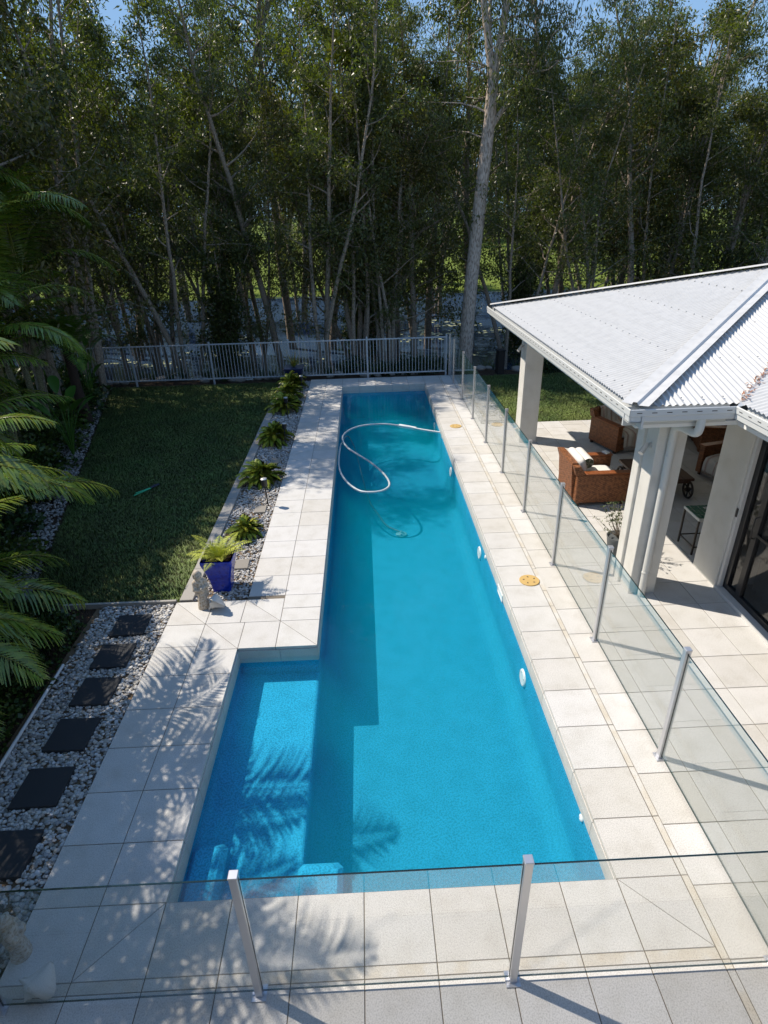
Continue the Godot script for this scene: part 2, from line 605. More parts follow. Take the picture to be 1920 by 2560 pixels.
func split_tile(parent: Node3D, x0: float, x1: float, z0: float, z1: float, rising: bool) -> void:
	# a square cut along a diagonal into two triangles
	if rising:
		tri_tile(parent, Vector2(x0, z0), Vector2(x1, z1), Vector2(x1, z0))
		tri_tile(parent, Vector2(x0, z0), Vector2(x1, z1), Vector2(x0, z1))
	else:
		tri_tile(parent, Vector2(x1, z0), Vector2(x0, z1), Vector2(x0, z0))
		tri_tile(parent, Vector2(x1, z0), Vector2(x0, z1), Vector2(x1, z1))

func bed(called: String, rects: Array) -> MeshInstance3D:
	# mortar bed under the tiles; its top shows in the joints
	var m := MB.new()
	for r in rects:
		m.box(Vector3(r[0], -0.09, r[2]), Vector3(r[1], -0.005, r[3]))
	return structure(called, m.mesh(), M.grout)

func paving() -> void:
	var left := bed("pool_deck", [[-3.48, -2.484, -15.75, -3.93], [-2.484, 0.0, -15.75, -14.814], [-4.43, -3.434, -3.93, 0.0], [-3.434, -2.484, -3.93, -2.924]])
	for c in 2:
		var x := -3.48 + 0.5 * c
		for r in 21:
			tile(left, x, x + 0.5, -4.5 - 0.5 * r, -4.0 - 0.5 * r)
		tile(left, x, x + 0.5, -14.81, -14.5)
	for c in 7:
		var x := -3.48 + 0.497 * c
		tile(left, x, x + 0.497, -15.28, -14.81)
		tile(left, x, x + 0.497, -15.75, -15.28)
	tile(left, -2.98, -2.48, -4.0, -3.7)
	tile(left, -2.98, -2.48, -3.7, -3.43)
	split_tile(left, -2.98, -2.48, -3.43, -2.92, true)
	tile(left, -3.43, -2.98, -3.43, -2.92)
	split_tile(left, -3.93, -3.43, -3.43, -2.92, true)
	split_tile(left, -3.49, -2.98, -3.93, -3.43, true)
	tile(left, -3.93, -3.49, -3.93, -3.43)
	split_tile(left, -4.43, -3.93, -3.93, -3.43, true)
	tile(left, -4.43, -3.93, -3.43, -3.0)
	for r in 6:
		tile(left, -4.43, -3.93, -0.5 - 0.5 * r, -0.5 * r)
		if r < 5: tile(left, -3.93, -3.43, -0.5 - 0.5 * r, -0.5 * r)
	tile(left, -3.93, -3.43, -2.92, -2.5)
	var near := bed("front_terrace", [[-4.43, 0.5, 0.0, 3.6]])
	for c in 9:
		var x := -4.43 + 0.4983 * c
		var w := 0.4983 if c < 8 else 0.4436
		if c == 1: split_tile(near, x, x + w, 0.0, 0.5, false)
		else: tile(near, x, x + w, 0.0, 0.5)
		tile(near, x, x + w, 0.5, 0.577, "stained_strip")
		for r in 5: tile(near, x, x + w, 0.577 + 0.5 * r, 1.077 + 0.5 * r)
	split_tile(near, 0.0, 0.5, 0.0, 0.5, true)
	tile(near, 0.0, 0.5, 0.5, 0.577, "stained_strip")
	for r in 5: tile(near, 0.0, 0.5, 0.577 + 0.5 * r, 1.077 + 0.5 * r)
	var right := bed("side_paving", [[0.004, 0.55, -15.75, 0.0], [0.5, 2.86, -3.7, 3.6], [0.55, 2.86, -10.9, -3.7], [0.55, 0.97, -15.75, -10.9]])
	for r in 31:
		tile(right, 0.0, 0.5, -0.5 - 0.5 * r, -0.5 * r)
		if r == 8 or r == 7: continue
		tile(right, 0.5, 0.555, -0.5 - 0.5 * r, -0.5 * r, "stained_strip")
	tile(right, 0.0, 0.5, -15.75, -15.5)
	tile(right, 0.5, 0.555, -15.75, -15.5, "stained_strip")
	tile(right, 0.5, 0.555, -3.85, -3.5, "stained_strip")
	tile(right, 0.5, 0.6, -4.4, -3.85, "stained_strip")
	tile(right, 0.5, 0.555, -4.5, -4.4, "stained_strip")
	for r in 10: tile(right, 0.555, 0.97, -11.4 - 0.5 * r if r < 9 else -15.75, -10.9 - 0.5 * r)
	for r in 24:
		var zb := 1.08 - 0.5 * r
		if r == 0 or r == 1:
			for c in 5: tile(right, 0.555 + 0.461 * c, 1.016 + 0.461 * c, zb - 0.5, zb)
			continue
		for c in 5:
			var x := 0.555 + 0.461 * c
			tile(right, x, x + 0.461, maxf(zb - 0.5, -10.9), zb)
	for r in 4:
		for c in 5: tile(right, 0.555 + 0.461 * c, 1.016 + 0.461 * c, 1.08 + 0.5 * r, 1.58 + 0.5 * r)
	for r in 6: tile(right, 0.5, 0.555, 0.0 + 0.5 * r + (0.077 if r else 0.0), 0.5 + 0.5 * r + 0.077, "stained_strip")
	var patio := bed("patio_floor", [[2.86, 6.6, -10.9, -3.62]])
	for r in 15:
		var zb := -3.62 - 0.5 * r
		for c in 7:
			var x := 2.86 + 0.53 * c
			tile(patio, x, x + 0.53, maxf(zb - 0.5, -10.9), zb)

# ------------------------------------------------------------------ pool

func pool() -> void:
	var far: Array = []      # cross-section beside the deck
	var near: Array = []     # cross-section through the shallow ledge
	var r := 0.22
	var bottom := -1.0
	far.append(Vector2(-2.484, -0.02))
	near.append(Vector2(-3.434, -0.02))
	near.append(Vector2(-3.434, -0.36))
	for k in 5: near.append(Vector2(-3.374 - 0.06 * cos(PI / 2 * k / 4), -0.36 - 0.06 * sin(PI / 2 * k / 4)))
	for k in 5: near.append(Vector2(-2.52 + 0.05 * sin(PI / 2 * k / 4), -0.47 + 0.05 * cos(PI / 2 * k / 4)))
	var cove: Array = []
	for k in 7: cove.append(Vector2(-2.484 + r - r * cos(PI / 2 * k / 6), bottom + r - r * sin(PI / 2 * k / 6)))
	for k in 7: cove.append(Vector2(0.004 - r + r * sin(PI / 2 * k / 6), bottom + r - r * cos(PI / 2 * k / 6)))
	cove.append(Vector2(0.004, -0.02))
	far += cove
	near += cove
	var m := MB.new()
	var shallow := MB.new()
	for s in [[far, -14.814, -2.924], [near, -2.924, 0.004]]:
		var rows: Array = []
		for e in 2:
			var row: Array = []
			for p in s[0]: row.append(Vector3(p.x, p.y, s[1 + e]))
			rows.append(row)
		# creases matter little here: the coves carry the shading
		for k in s[0].size() - 1:
			var a: Vector3 = rows[0][k]
			var b: Vector3 = rows[0][k + 1]
			(shallow if s[0] == near and k < 11 else m).face([a, b, rows[1][k + 1], rows[1][k]], Vector3(-1.5, 1.5, (a.z + rows[1][k].z) / 2) - (a + rows[1][k + 1]) / 2)
	m.face([Vector3(-2.484, -0.02, -14.814), Vector3(0.004, -0.02, -14.814), Vector3(0.004, bottom, -14.814), Vector3(-2.484, bottom, -14.814)], Vector3(0, 0, 1))
	m.face([Vector3(-2.47, -0.02, 0.004), Vector3(0.004, -0.02, 0.004), Vector3(0.004, bottom, 0.004), Vector3(-2.47, bottom, 0.004)], Vector3(0, 0, -1))
	shallow.face([Vector3(-3.434, -0.02, 0.004), Vector3(-2.47, -0.02, 0.004), Vector3(-2.47, -0.5, 0.004), Vector3(-3.434, -0.5, 0.004)], Vector3(0, 0, -1))
	shallow.face([Vector3(-3.434, -0.02, -2.924), Vector3(-2.484, -0.02, -2.924), Vector3(-2.484, -0.45, -2.924), Vector3(-3.434, -0.45, -2.924)], Vector3(0, 0, 1))
	var basin := structure("pool_basin", m.mesh(), M.pool_render)
	part(basin, "shallow_ledge", shallow.mesh(), M.pool_render)
	for s in [[-3.44, -3.13, -0.66, 0.01, -0.27], [-2.52, -2.13, -0.5, 0.01, -0.36]]:
		var b := MB.new()
		b.box(Vector3(s[0], -0.99, s[2]), Vector3(s[1], s[4], s[3]), 0.045)
		part(basin, "underwater_step", b.mesh(), M.pool_render)
	# faces of the coping above the water, half a metre each
	var faces := bed("coping", [[0.06, 0.07, -0.2, -0.1]])
	faces.mesh = MB_box(Vector3(0.012, -0.1, -14.8), Vector3(0.03, -0.06, 0.0))
	faces.material_override = M.grout
	var runs := [[Vector3(0, 0, 0), Vector3(0, 0, -14.81), Vector3(1, 0, 0)], [Vector3(-2.48, 0, -14.81), Vector3(0, 0, -14.81), Vector3(0, 0, -1)], [Vector3(-2.48, 0, -2.92), Vector3(-2.48, 0, -14.81), Vector3(-1, 0, 0)],
		[Vector3(-3.43, 0, -2.92), Vector3(-2.48, 0, -2.92), Vector3(0, 0, -1)], [Vector3(-3.43, 0, 0), Vector3(-3.43, 0, -2.92), Vector3(-1, 0, 0)], [Vector3(-3.43, 0, 0), Vector3(0, 0, 0), Vector3(0, 0, 1)]]
	for run in runs:
		var a: Vector3 = run[0]
		var b: Vector3 = run[1]
		var out: Vector3 = run[2]
		var count := ceili(a.distance_to(b) / 0.5 - 0.01)
		var along := (b - a).normalized()
		for k in count:
			var p := a + along * (0.5 * k + 0.0025)
			var q := a + along * minf(0.5 * (k + 1) - 0.0025, a.distance_to(b))
			var lo := Vector3(minf(p.x, q.x), -0.215, minf(p.z, q.z)) 
			var hi := Vector3(maxf(p.x, q.x), -0.0415, maxf(p.z, q.z))
			if out.x > 0: hi.x += 0.011
			elif out.x < 0: lo.x -= 0.011
			elif out.z > 0: hi.z += 0.011
			else: lo.z -= 0.011
			# set back a hair under the tile's nose, proud of the render
			var shift := out * -0.0085
			var f := MB.new()
			f.box(lo + shift, hi + shift)
			part(faces, "coping_tile", f.mesh(), M["paver_%d" % rng.randi_range(0, 3)])
	var w := MB.new()
	w.face([Vector3(-2.484, WATER, -14.814), Vector3(0.004, WATER, -14.814), Vector3(0.004, WATER, 0.004), Vector3(-2.484, WATER, 0.004)], Vector3.UP)
	w.face([Vector3(-3.434, WATER, -2.924), Vector3(-2.484, WATER, -2.924), Vector3(-2.484, WATER, 0.004), Vector3(-3.434, WATER, 0.004)], Vector3.UP)
	structure("pool_water", w.mesh(), M.pool_surface)
	var depth := FogMaterial.new()
	depth.resource_name = "water_depth"
	depth.density = 0.33
	depth.albedo = Color(0.0, 0.92, 1.0)
	for b in [[Vector3(-2.489, -1.01, -14.82), Vector3(0.012, -0.153, 0.012)], [Vector3(-3.44, -0.99, -2.93), Vector3(-2.491, -0.153, 0.012)]]:
		var f := FogVolume.new()
		f.name = numbered("pool_water_depth")
		f.shape = RenderingServer.FOG_VOLUME_SHAPE_BOX
		f.size = b[1] - b[0]
		f.position = (b[0] + b[1]) / 2
		f.material = depth
		f.set_meta("kind", "structure")
		add_child(f)

func MB_box(lo: Vector3, hi: Vector3, bevel := 0.0) -> ArrayMesh:
	var b := MB.new()
	b.box(lo, hi, bevel)
	return b.mesh()

func smooth_path(pts: Array, steps := 5) -> Array:
	var out: Array = []
	for k in pts.size() - 1:
		var p0: Vector3 = pts[maxi(k - 1, 0)]
		var p3: Vector3 = pts[mini(k + 2, pts.size() - 1)]
		for s in steps:
			out.append(pts[k].cubic_interpolate(pts[k + 1], p0, p3, float(s) / steps))
	out.append(pts[-1])
	return out

func pool_fittings() -> void:
	var cl := thing("pool_cleaner", "suction pool cleaner with a looping white hose floating on the pool", "pool cleaner", Vector3(-1.2, -0.98, -7.33))
	var at := cl.position
	var loop: Array = []
	for p in [[-0.03, -10.80], [-0.3, -10.96], [-0.56, -11.13], [-0.83, -11.33], [-1.37, -11.58], [-1.92, -11.5], [-2.25, -11.16], [-2.38, -10.65], [-2.26, -10.02], [-2.0, -9.51], [-1.72, -8.99], [-1.47, -8.35], [-1.39, -7.86], [-1.51, -7.6], [-1.75, -7.53], [-2.0, -7.64], [-2.26, -8.15], [-2.41, -8.88], [-2.42, -9.9], [-2.36, -10.5]]:
		loop.append(Vector3(p[0], WATER + 0.008, p[1]) - at)
	var sunk: Array = []
	for p in [[-2.25, -0.2, -10.9], [-2.1, -0.45, -10.7], [-1.95, -0.75, -9.8], [-1.8, -0.93, -8.8], [-1.62, -0.95, -8.15], [-1.46, -0.95, -7.65], [-1.2, -0.93, -7.33]]:
		sunk.append(Vector3(p[0], p[1], p[2]) - at)
	var path := smooth_path(loop, 14)
	var rad: Array = []
	for k in path.size(): rad.append(0.021 if k % 2 == 0 else 0.0185)
	var h := MB.new()
	h.tube(path, rad, 8)
	part(cl, "hose", h.mesh(), M.hose_white)
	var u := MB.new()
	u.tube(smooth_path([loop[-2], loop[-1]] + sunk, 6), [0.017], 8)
	part(cl, "sunken_hose", u.mesh(), M.hose_painted_shade)  # same hose, its shade under water painted as a darker blue
	var j := MB.new()
	j.tube([Vector3(-0.98, WATER + 0.012, -11.42) - at, Vector3(-0.72, WATER + 0.012, -11.26) - at], [0.034, 0.034], 10)
	j.tube([Vector3(-0.72, WATER + 0.012, -11.26) - at, Vector3(-0.58, WATER + 0.012, -11.16) - at], [0.028, 0.028], 10)
	part(cl, "float_joint", j.mesh(), M.fitting_white)
	var d := MB.new()
	d.lathe([Vector2(0.001, 0.0), Vector2(0.15, 0.0), Vector2(0.155, 0.02), Vector2(0.13, 0.035), Vector2(0.09, 0.03), Vector2(0.085, 0.06), Vector2(0.05, 0.09), Vector2(0.03, 0.1), Vector2(0.028, 0.15), Vector2(0.001, 0.15)], 24)
	part(cl, "suction_head", d.mesh(), M.head_blue, Transform3D(Basis.IDENTITY.scaled(Vector3(0.7, 0.5, 0.7)), Vector3.ZERO))
	# wall lamps under water
	var lamp: Node3D
	var lamp_labels := ["white round underwater pool light closest to the front glass fence", "white round underwater pool light second from the front glass fence", "white round underwater pool light third from the front glass fence", "white round underwater pool light closest to the lake fence"]
	for z in [-2.735, -5.655, -9.09, -12.18]:
		if lamp == null:
			lamp = thing("pool_light", lamp_labels[0], "pool light", Vector3.ZERO, 0.0, "underwater lights along the pool wall")
			var b := MB.new()
			b.lathe([Vector2(0.112, 0.0), Vector2(0.112, 0.008), Vector2(0.102, 0.022), Vector2(0.085, 0.027), Vector2(0.08, 0.02), Vector2(0.001, 0.02)], 24)
			part(lamp, "rim", b.mesh(), M.fitting_white)
			for k in 6:
				var s := MB.new()
				s.lathe([Vector2(0.006, 0.02), Vector2(0.006, 0.029), Vector2(0.001, 0.03)], 8, Vector3(cos(k * TAU / 6), 0, sin(k * TAU / 6)) * 0.093)
				part(lamp, "screw", s.mesh(), M.screw_zinc)
			lamp.transform = Transform3D(Basis(Vector3.BACK, PI / 2), Vector3(0.0035, -0.49, z))
		else:
			copy_of(lamp, Transform3D(Basis(Vector3.BACK, PI / 2), Vector3(0.0035, -0.46, z)), lamp_labels[1 if z > -6.0 else 2 if z > -10.0 else 3])
	# return nozzles and the skimmer mouth
	var nozzle: Node3D
	var nozzle_labels := ["small white return nozzle by the front corner of the pool", "small white return nozzle beside the second underwater light", "small white return nozzle where the floating hose meets the wall"]
	for z in [-0.7, -5.2, -10.8]:
		if nozzle == null:
			nozzle = thing("return_nozzle", nozzle_labels[0], "nozzle", Vector3.ZERO, 0.0, "return nozzles in the pool wall")
			var b := MB.new()
			b.lathe([Vector2(0.035, 0.0), Vector2(0.035, 0.012), Vector2(0.02, 0.02), Vector2(0.012, 0.018), Vector2(0.001, 0.012)], 16)
			part(nozzle, "eyeball", b.mesh(), M.fitting_white)
			nozzle.transform = Transform3D(Basis(Vector3.BACK, PI / 2), Vector3(0.0035, -0.265, z))
		else:
			copy_of(nozzle, Transform3D(Basis(Vector3.BACK, PI / 2), Vector3(0.0035, -0.265, z)), nozzle_labels[1 if z > -6.0 else 2])
	var sk := thing("skimmer_mouth", "white skimmer opening in the pool wall under the coping", "skimmer", Vector3(0, -0.17, -4.1))
	for b in [[-0.15, 0.15, 0.03, 0.042], [-0.15, 0.15, -0.075, -0.062], [-0.15, -0.138, -0.062, 0.03], [0.138, 0.15, -0.062, 0.03]]:
		part(sk, "frame", MB_box(Vector3(-0.018, b[2], b[0]), Vector3(-0.009, b[3], b[1])), M.fitting_white)
	part(sk, "flap", MB_box(Vector3(-0.0135, -0.06, -0.136), Vector3(-0.0105, 0.028, 0.136)), M.fitting_white)
	# round lids in the paving
	var lid := thing("drain_cover", "round yellow slotted drain cover in the paving beside the skimmer opening", "drain cover", Vector3(0.385, DECK + 0.0015, -4.1), 0.4, "yellow covers in the poolside paving")
	var l := MB.new()
	l.lathe([Vector2(0.138, 0.0), Vector2(0.138, 0.008), Vector2(0.132, 0.012), Vector2(0.122, 0.012), Vector2(0.12, 0.009), Vector2(0.11, 0.011), Vector2(0.001, 0.013)], 36)
	part(lid, "cover", l.mesh(), M.drain_lid)
	for k in 5:
		var a := k * TAU / 5
		var c := Vector3(cos(a), 0, sin(a)) * 0.078
		part(lid, "slot", MB_box(Vector3(-0.012, 0.0125, -0.008), Vector3(0.012, 0.0145, 0.008)), M.slot_black, Transform3D(Basis(Vector3.UP, -a + 0.5), c))
	copy_of(lid, Transform3D(Basis(Vector3.UP, 1.1), Vector3(0.335, DECK + 0.0015, -10.78)), "round yellow slotted drain cover in the paving where the hose meets the wall")

# ------------------------------------------------------------------ fences

func fence_post(parent: Node3D, x: float, z: float, along_x: bool) -> void:
	var p := part(parent, "post", MB_box(Vector3(-0.025, 0.008, -0.025), Vector3(0.025, 1.27, 0.025), 0.003), M.aluminium, Transform3D(Basis.IDENTITY, Vector3(x, DECK, z)))
	var d := Vector3(0.0262, 0, 0.006) if along_x else Vector3(0.006, 0, 0.0262)
	part(p, "glazing_channel", MB_box(Vector3(-d.x, 0.03, -d.z), Vector3(d.x, 1.25, d.z)), M.rubber)
	part(p, "cap", MB_box(Vector3(-0.028, 1.27, -0.028), Vector3(0.028, 1.286, 0.028), 0.003), M.aluminium)
	part(p, "base_plate", MB_box(Vector3(-0.05, 0.001, -0.05), Vector3(0.05, 0.009, 0.05), 0.002), M.aluminium)

func glass_panel(parent: Node3D, lo: Vector3, hi: Vector3) -> void:
	var p := part(parent, "glass_panel", MB_box(lo, hi), M.fence_glass)
	part(p, "top_edge", MB_box(Vector3(lo.x, hi.y + 0.0005, lo.z), Vector3(hi.x, hi.y + 0.004, hi.z)), M.glass_edge)
	part(p, "bottom_edge", MB_box(Vector3(lo.x, lo.y - 0.004, lo.z), Vector3(hi.x, lo.y - 0.0005, hi.z)), M.glass_edge)

func glass_fences() -> void:
	var side := thing("glass_fence", "glass pool fence with aluminium posts between the pool and the patio", "glass fence")
	var zs := [0.62]
	for k in 9: zs.append(-1.09 - 1.705 * k)
	zs.append(-15.62)
	for k in zs.size():
		fence_post(side, 0.835, zs[k], false)
		if k: glass_panel(side, Vector3(0.83, 0.045, zs[k] + 0.03), Vector3(0.84, 1.235, zs[k - 1] - 0.03))
	var front := thing("glass_fence", "glass pool fence with aluminium posts across the front of the pool", "glass fence")
	var xs := [0.835, -0.95, -2.635, -4.33, -6.02]
	for k in xs.size():
		if k: fence_post(front, xs[k], 0.625, true)
		if k: glass_panel(front, Vector3(xs[k] + 0.03, 0.045, 0.62), Vector3(xs[k - 1] - 0.03, 1.235, 0.63))

func picket_fence() -> void:
	var f := thing("picket_fence", "pale grey tubular metal fence with upright pickets along the lake bank", "metal fence", Vector3(-4.8, 0, -15.82))
	var x0 := -11.3
	var x1 := 0.75
	var z := 0.0
	for y in [0.1, 1.14]:
		part(f, "rail", MB_box(Vector3(x0 + 4.8, y, z - 0.019), Vector3(x1 + 4.8, y + 0.038, z + 0.019), 0.004), M.fence_grey)
	var picket := MB_box(Vector3(-0.008, 0.06, -0.008), Vector3(0.008, 1.2, 0.008), 0.002)
	picket = MB_box(Vector3(-0.008, 0.138, -0.008), Vector3(0.008, 1.14, 0.008), 0.002)
	var post := MB_box(Vector3(-0.025, -0.1, -0.025), Vector3(0.025, 1.24, 0.025), 0.004)
	var posts := [-11.3, -8.9, -6.5, -4.1, -1.7, 0.75]
	for p in posts: part(f, "post", post, M.fence_grey, Transform3D(Basis.IDENTITY, Vector3(p + 4.8, 0, -0.0)))
	var k := 0
	while x0 + 0.1 + k * 0.1 < x1 - 0.05:
		var x := x0 + 0.1 + k * 0.1
		k += 1
		var clear := true
		for p in posts:
			if absf(p - x) < 0.04: clear = false
		if clear: part(f, "picket", picket, M.fence_grey, Transform3D(Basis.IDENTITY, Vector3(x + 4.8, 0, 0)))

# ------------------------------------------------------------------ house

const EAVE := 2.70
const SLOPE := 0.268
const XE := 1.08       # outer eave of the patio roof
const ZN := -3.29      # its near eave
const ZF := -10.91     # its far eave
const XV := 2.21       # eave of the main roof

func corrugated(columns: Array, along_z: bool) -> ArrayMesh:
	# columns of [across, low end, high end, height at low, height at high], rows of a steel sheet with waves 76 mm apart
	var m := MB.new()
	var up := Vector3(-SLOPE, 1, 0).normalized() if along_z else Vector3(0, 1, SLOPE).normalized()
	var at := m.v.size()
	for k in columns.size():
		var q: Array = columns[k]
		var ph: float = q[0] / 0.076 * TAU
		var lift := 0.0115 * cos(ph)
		var lean := 0.0115 * TAU / 0.076 * sin(ph)
		var nn := (up + (Vector3(0, 0, lean) if along_z else Vector3(lean, 0, 0))).normalized()
		for e in 2:
			var p := Vector3(q[1 + e], q[3 + e], q[0]) if along_z else Vector3(q[0], q[3 + e], q[1 + e])
			m.v.append(p + up * lift)
			m.n.append(nn)
			m.c.append(Color.WHITE)
	for k in columns.size() - 1:
		for q in [0, 1, 3, 0, 3, 2]: m.ix.append(at + k * 2 + q)
	return m.mesh()

func gutter(parent: Node3D, a: Vector3, b: Vector3, out: Vector3) -> void:
	# a and b are the roof edge's ends; out points away from the roof
	var along := (b - a).normalized()
	var len := a.distance_to(b)
	var g := MB.new()
	var prof := [Vector2(-0.04, -0.01), Vector2(-0.04, -0.15), Vector2(0.075, -0.15), Vector2(0.088, -0.135), Vector2(0.088, -0.085), Vector2(0.097, -0.075), Vector2(0.097, -0.01), Vector2(0.09, -0.002), Vector2(0.083, -0.01), Vector2(0.083, -0.13), Vector2(-0.034, -0.14), Vector2(-0.034, -0.01)]
	for k in prof.size():
		var p: Vector2 = prof[k]
		var q: Vector2 = prof[(k + 1) % prof.size()]
		var pa := a + out * p.x + Vector3.UP * p.y
		var qa := a + out * q.x + Vector3.UP * q.y
		var nrm := Vector2(p.y - q.y, q.x - p.x)
		g.face([pa, qa, qa + along * len, pa + along * len], out * nrm.x + Vector3.UP * nrm.y)
	var gp := part(parent, "gutter", g.mesh(), M.gutter_steel)
	var n := int(len / 0.16)
	var basis := Basis(along, Vector3.UP, along.cross(Vector3.UP))
	var slot := MB_box(Vector3(-0.028, -0.004, -0.0012), Vector3(0.028, 0.004, 0.0012))
	for k in n:
		part(gp, "overflow_slot", slot, M.slot_black, Transform3D(basis, a + along * (0.1 + 0.16 * k) + out * 0.0975 + Vector3.UP * -0.043))
	var f := MB.new()
	var lo := a + out * -0.045 + Vector3.UP * -0.22
	for s in [[lo, lo + Vector3.UP * 0.19, out], [lo, lo - out * 0.025, Vector3.DOWN], [lo - out * 0.025, lo - out * 0.025 + Vector3.UP * 0.19, -out]]:
		f.face([s[0], s[1], s[1] + along * len, s[0] + along * len], s[2])
	for e in [0.0, len]:
		f.face([lo + along * e, lo - out * 0.025 + along * e, lo - out * 0.025 + Vector3.UP * 0.19 + along * e, lo + Vector3.UP * 0.19 + along * e], along * (e - len / 2))
	part(parent, "fascia", f.mesh(), M.gutter_steel)

func hip_cap(parent: Node3D, a: Vector3, b: Vector3, n1: Vector3, n2: Vector3) -> void:
	# folded capping over the edge where two roof faces meet
	var along := (b - a).normalized()
	var s1 := along.cross(n1).normalized()
	var s2 := n2.cross(along).normalized()
	var ring := func(p: Vector3) -> Array:
		return [p + s1 * 0.15 + n1 * 0.012, p + s1 * 0.04 + n1 * 0.022, p + (n1 + n2).normalized() * 0.055 + s1 * 0.02, p + (n1 + n2).normalized() * 0.055 + s2 * 0.02, p + s2 * 0.04 + n2 * 0.022, p + s2 * 0.15 + n2 * 0.012]
	var r0: Array = ring.call(a)
	var r1: Array = ring.call(b)
	var m := MB.new()
	for k in 5: m.face([r0[k], r0[k + 1], r1[k + 1], r1[k]], n1 + n2)
	part(parent, "hip_capping", m.mesh(), M.roof_steel)

func house() -> void:
	var h := thing("house", "white rendered house with a corrugated patio roof, columns and dark sliding door", "house", Vector3(2.83, 0, -3.7))
	var back := -h.position
	var body := Node3D.new()
	var origin := Transform3D(Basis.IDENTITY, back)
	body.free()
	# everything below is given in world places and hung on the house
	var put := func(called: String, m: Mesh, material: Material, parent: Node3D = h) -> MeshInstance3D:
		return part(parent, called, m, material, origin if parent == h else Transform3D.IDENTITY)
	# roof faces
	var step := 0.076 / 6.0
	var cols: Array = []
	var z := ZF
	while z <= ZN + 0.0001:
		var s := minf(z - ZF, ZN - z)
		cols.append([z, XE, XE + s, EAVE, EAVE + SLOPE * s])
		z += step
	var left: MeshInstance3D = put.call("roof_face", corrugated(cols, true), M.roof_steel)
	cols = []
	var x := XE
	while x < 9.0:
		var z0 := ZN if x < XV else ZN - (x - XV)
		var z1 := maxf(ZN - (x - XE), (ZN + ZF) / 2)
		if z0 < z1: break
		cols.append([x, z0, z1, EAVE + SLOPE * (ZN - z0), EAVE + SLOPE * (ZN - z1)])
		x += step
	put.call("roof_face", corrugated(cols, false), M.roof_steel)
	cols = []
	z = -6.4
	while z < 1.9:
		var xs := XV if z > ZN else XV + (ZN - z)
		cols.append([z, xs, 6.2, EAVE + SLOPE * (xs - XV), EAVE + SLOPE * (6.2 - XV)])
		z += step
	put.call("roof_face", corrugated(cols, true), M.roof_steel)
	# back slope of the patio roof, out of sight beyond the far hip
	var bs := MB.new()
	bs.face([Vector3(XE, EAVE, ZF), Vector3(9, EAVE, ZF), Vector3(9, EAVE + SLOPE * 3.81, -7.1), Vector3(XE + 3.81, EAVE + SLOPE * 3.81, -7.1)], Vector3.UP)
	put.call("roof_face", bs.mesh(), M.roof_steel)
	var nl := Vector3(-SLOPE, 1, 0).normalized()
	var nn := Vector3(0, 1, SLOPE).normalized()
	var nf := Vector3(0, 1, -SLOPE).normalized()
	var peak := Vector3(XE + 3.81, EAVE + SLOPE * 3.81, -7.1)
	hip_cap(left, Vector3(XE - 0.02, EAVE, ZN + 0.02), peak, nl, nn)
	hip_cap(left, peak, Vector3(XE - 0.02, EAVE, ZF - 0.02), nl, nf)
	# roofing screws in rows across the sheets
	var sc := MB.new()
	for row in [0.12, 0.95, 1.85, 2.75, 3.4]:
		var zz: float = ZF + row + 0.2
		var r: float = row
		while zz < ZN - r - 0.1:
			sc.lathe([Vector2(0.011, 0.0), Vector2(0.009, 0.012), Vector2(0.001, 0.013)], 5, Vector3(XE + r, EAVE + SLOPE * r + 0.008, zz))
			zz += 0.228
		var xx: float = XE + 0.19 + r
		while xx < XV + r:
			sc.lathe([Vector2(0.011, 0.0), Vector2(0.009, 0.012), Vector2(0.001, 0.013)], 5, Vector3(xx, EAVE + SLOPE * r + 0.008, ZN - r))
			xx += 0.228
	for hk in 24:
		var t := 0.1 + hk * 0.16
		sc.lathe([Vector2(0.010, 0.0), Vector2(0.001, 0.010)], 5, Vector3(XE + t - 0.08, EAVE + SLOPE * t + 0.005, ZN - t - 0.08))
		sc.lathe([Vector2(0.010, 0.0), Vector2(0.001, 0.010)], 5, Vector3(XE + t + 0.08, EAVE + SLOPE * t + 0.005, ZN - t + 0.08))
	var screws: MeshInstance3D = put.call("roof_screws", sc.mesh(), M.screw_zinc, left)
	screws.set_meta("kind", "stuff")
	# gutters: mitred by running each to the other's outer line
	var eaves := Node3D.new()
	eaves.name = "eaves"
	eaves.free()
	gutter_at(h, back, Vector3(XE, EAVE, ZF - 0.09), Vector3(XE, EAVE, ZN + 0.095), Vector3(-1, 0, 0))
	gutter_at(h, back, Vector3(XE - 0.092, EAVE - 0.001, ZN), Vector3(XV - 0.09, EAVE - 0.001, ZN), Vector3(0, 0, 1))
	gutter_at(h, back, Vector3(XV, EAVE, ZN + 0.09), Vector3(XV, EAVE, 1.95), Vector3(-1, 0, 0))
	var vt := MB.new()
	vt.face([Vector3(XV - 0.12, EAVE - 0.012, ZN + 0.12), Vector3(XV + 0.12, EAVE - 0.008, ZN + 0.0), Vector3(XV + 3.0, EAVE + SLOPE * 2.9, ZN - 2.9), Vector3(XV + 2.9, EAVE + SLOPE * 2.9, ZN - 3.0)], Vector3.UP)
	put.call("valley_tray", vt.mesh(), M.gutter_steel)
	# ceiling and beams under the patio roof
	put.call("ceiling", MB_box(Vector3(1.14, 2.44, -10.86), Vector3(6.6, 2.49, -3.34)), M.ceiling_white)
	put.call("soffit", MB_box(Vector3(2.26, 2.44, -3.33), Vector3(2.83, 2.48, 1.9)), M.ceiling_white)
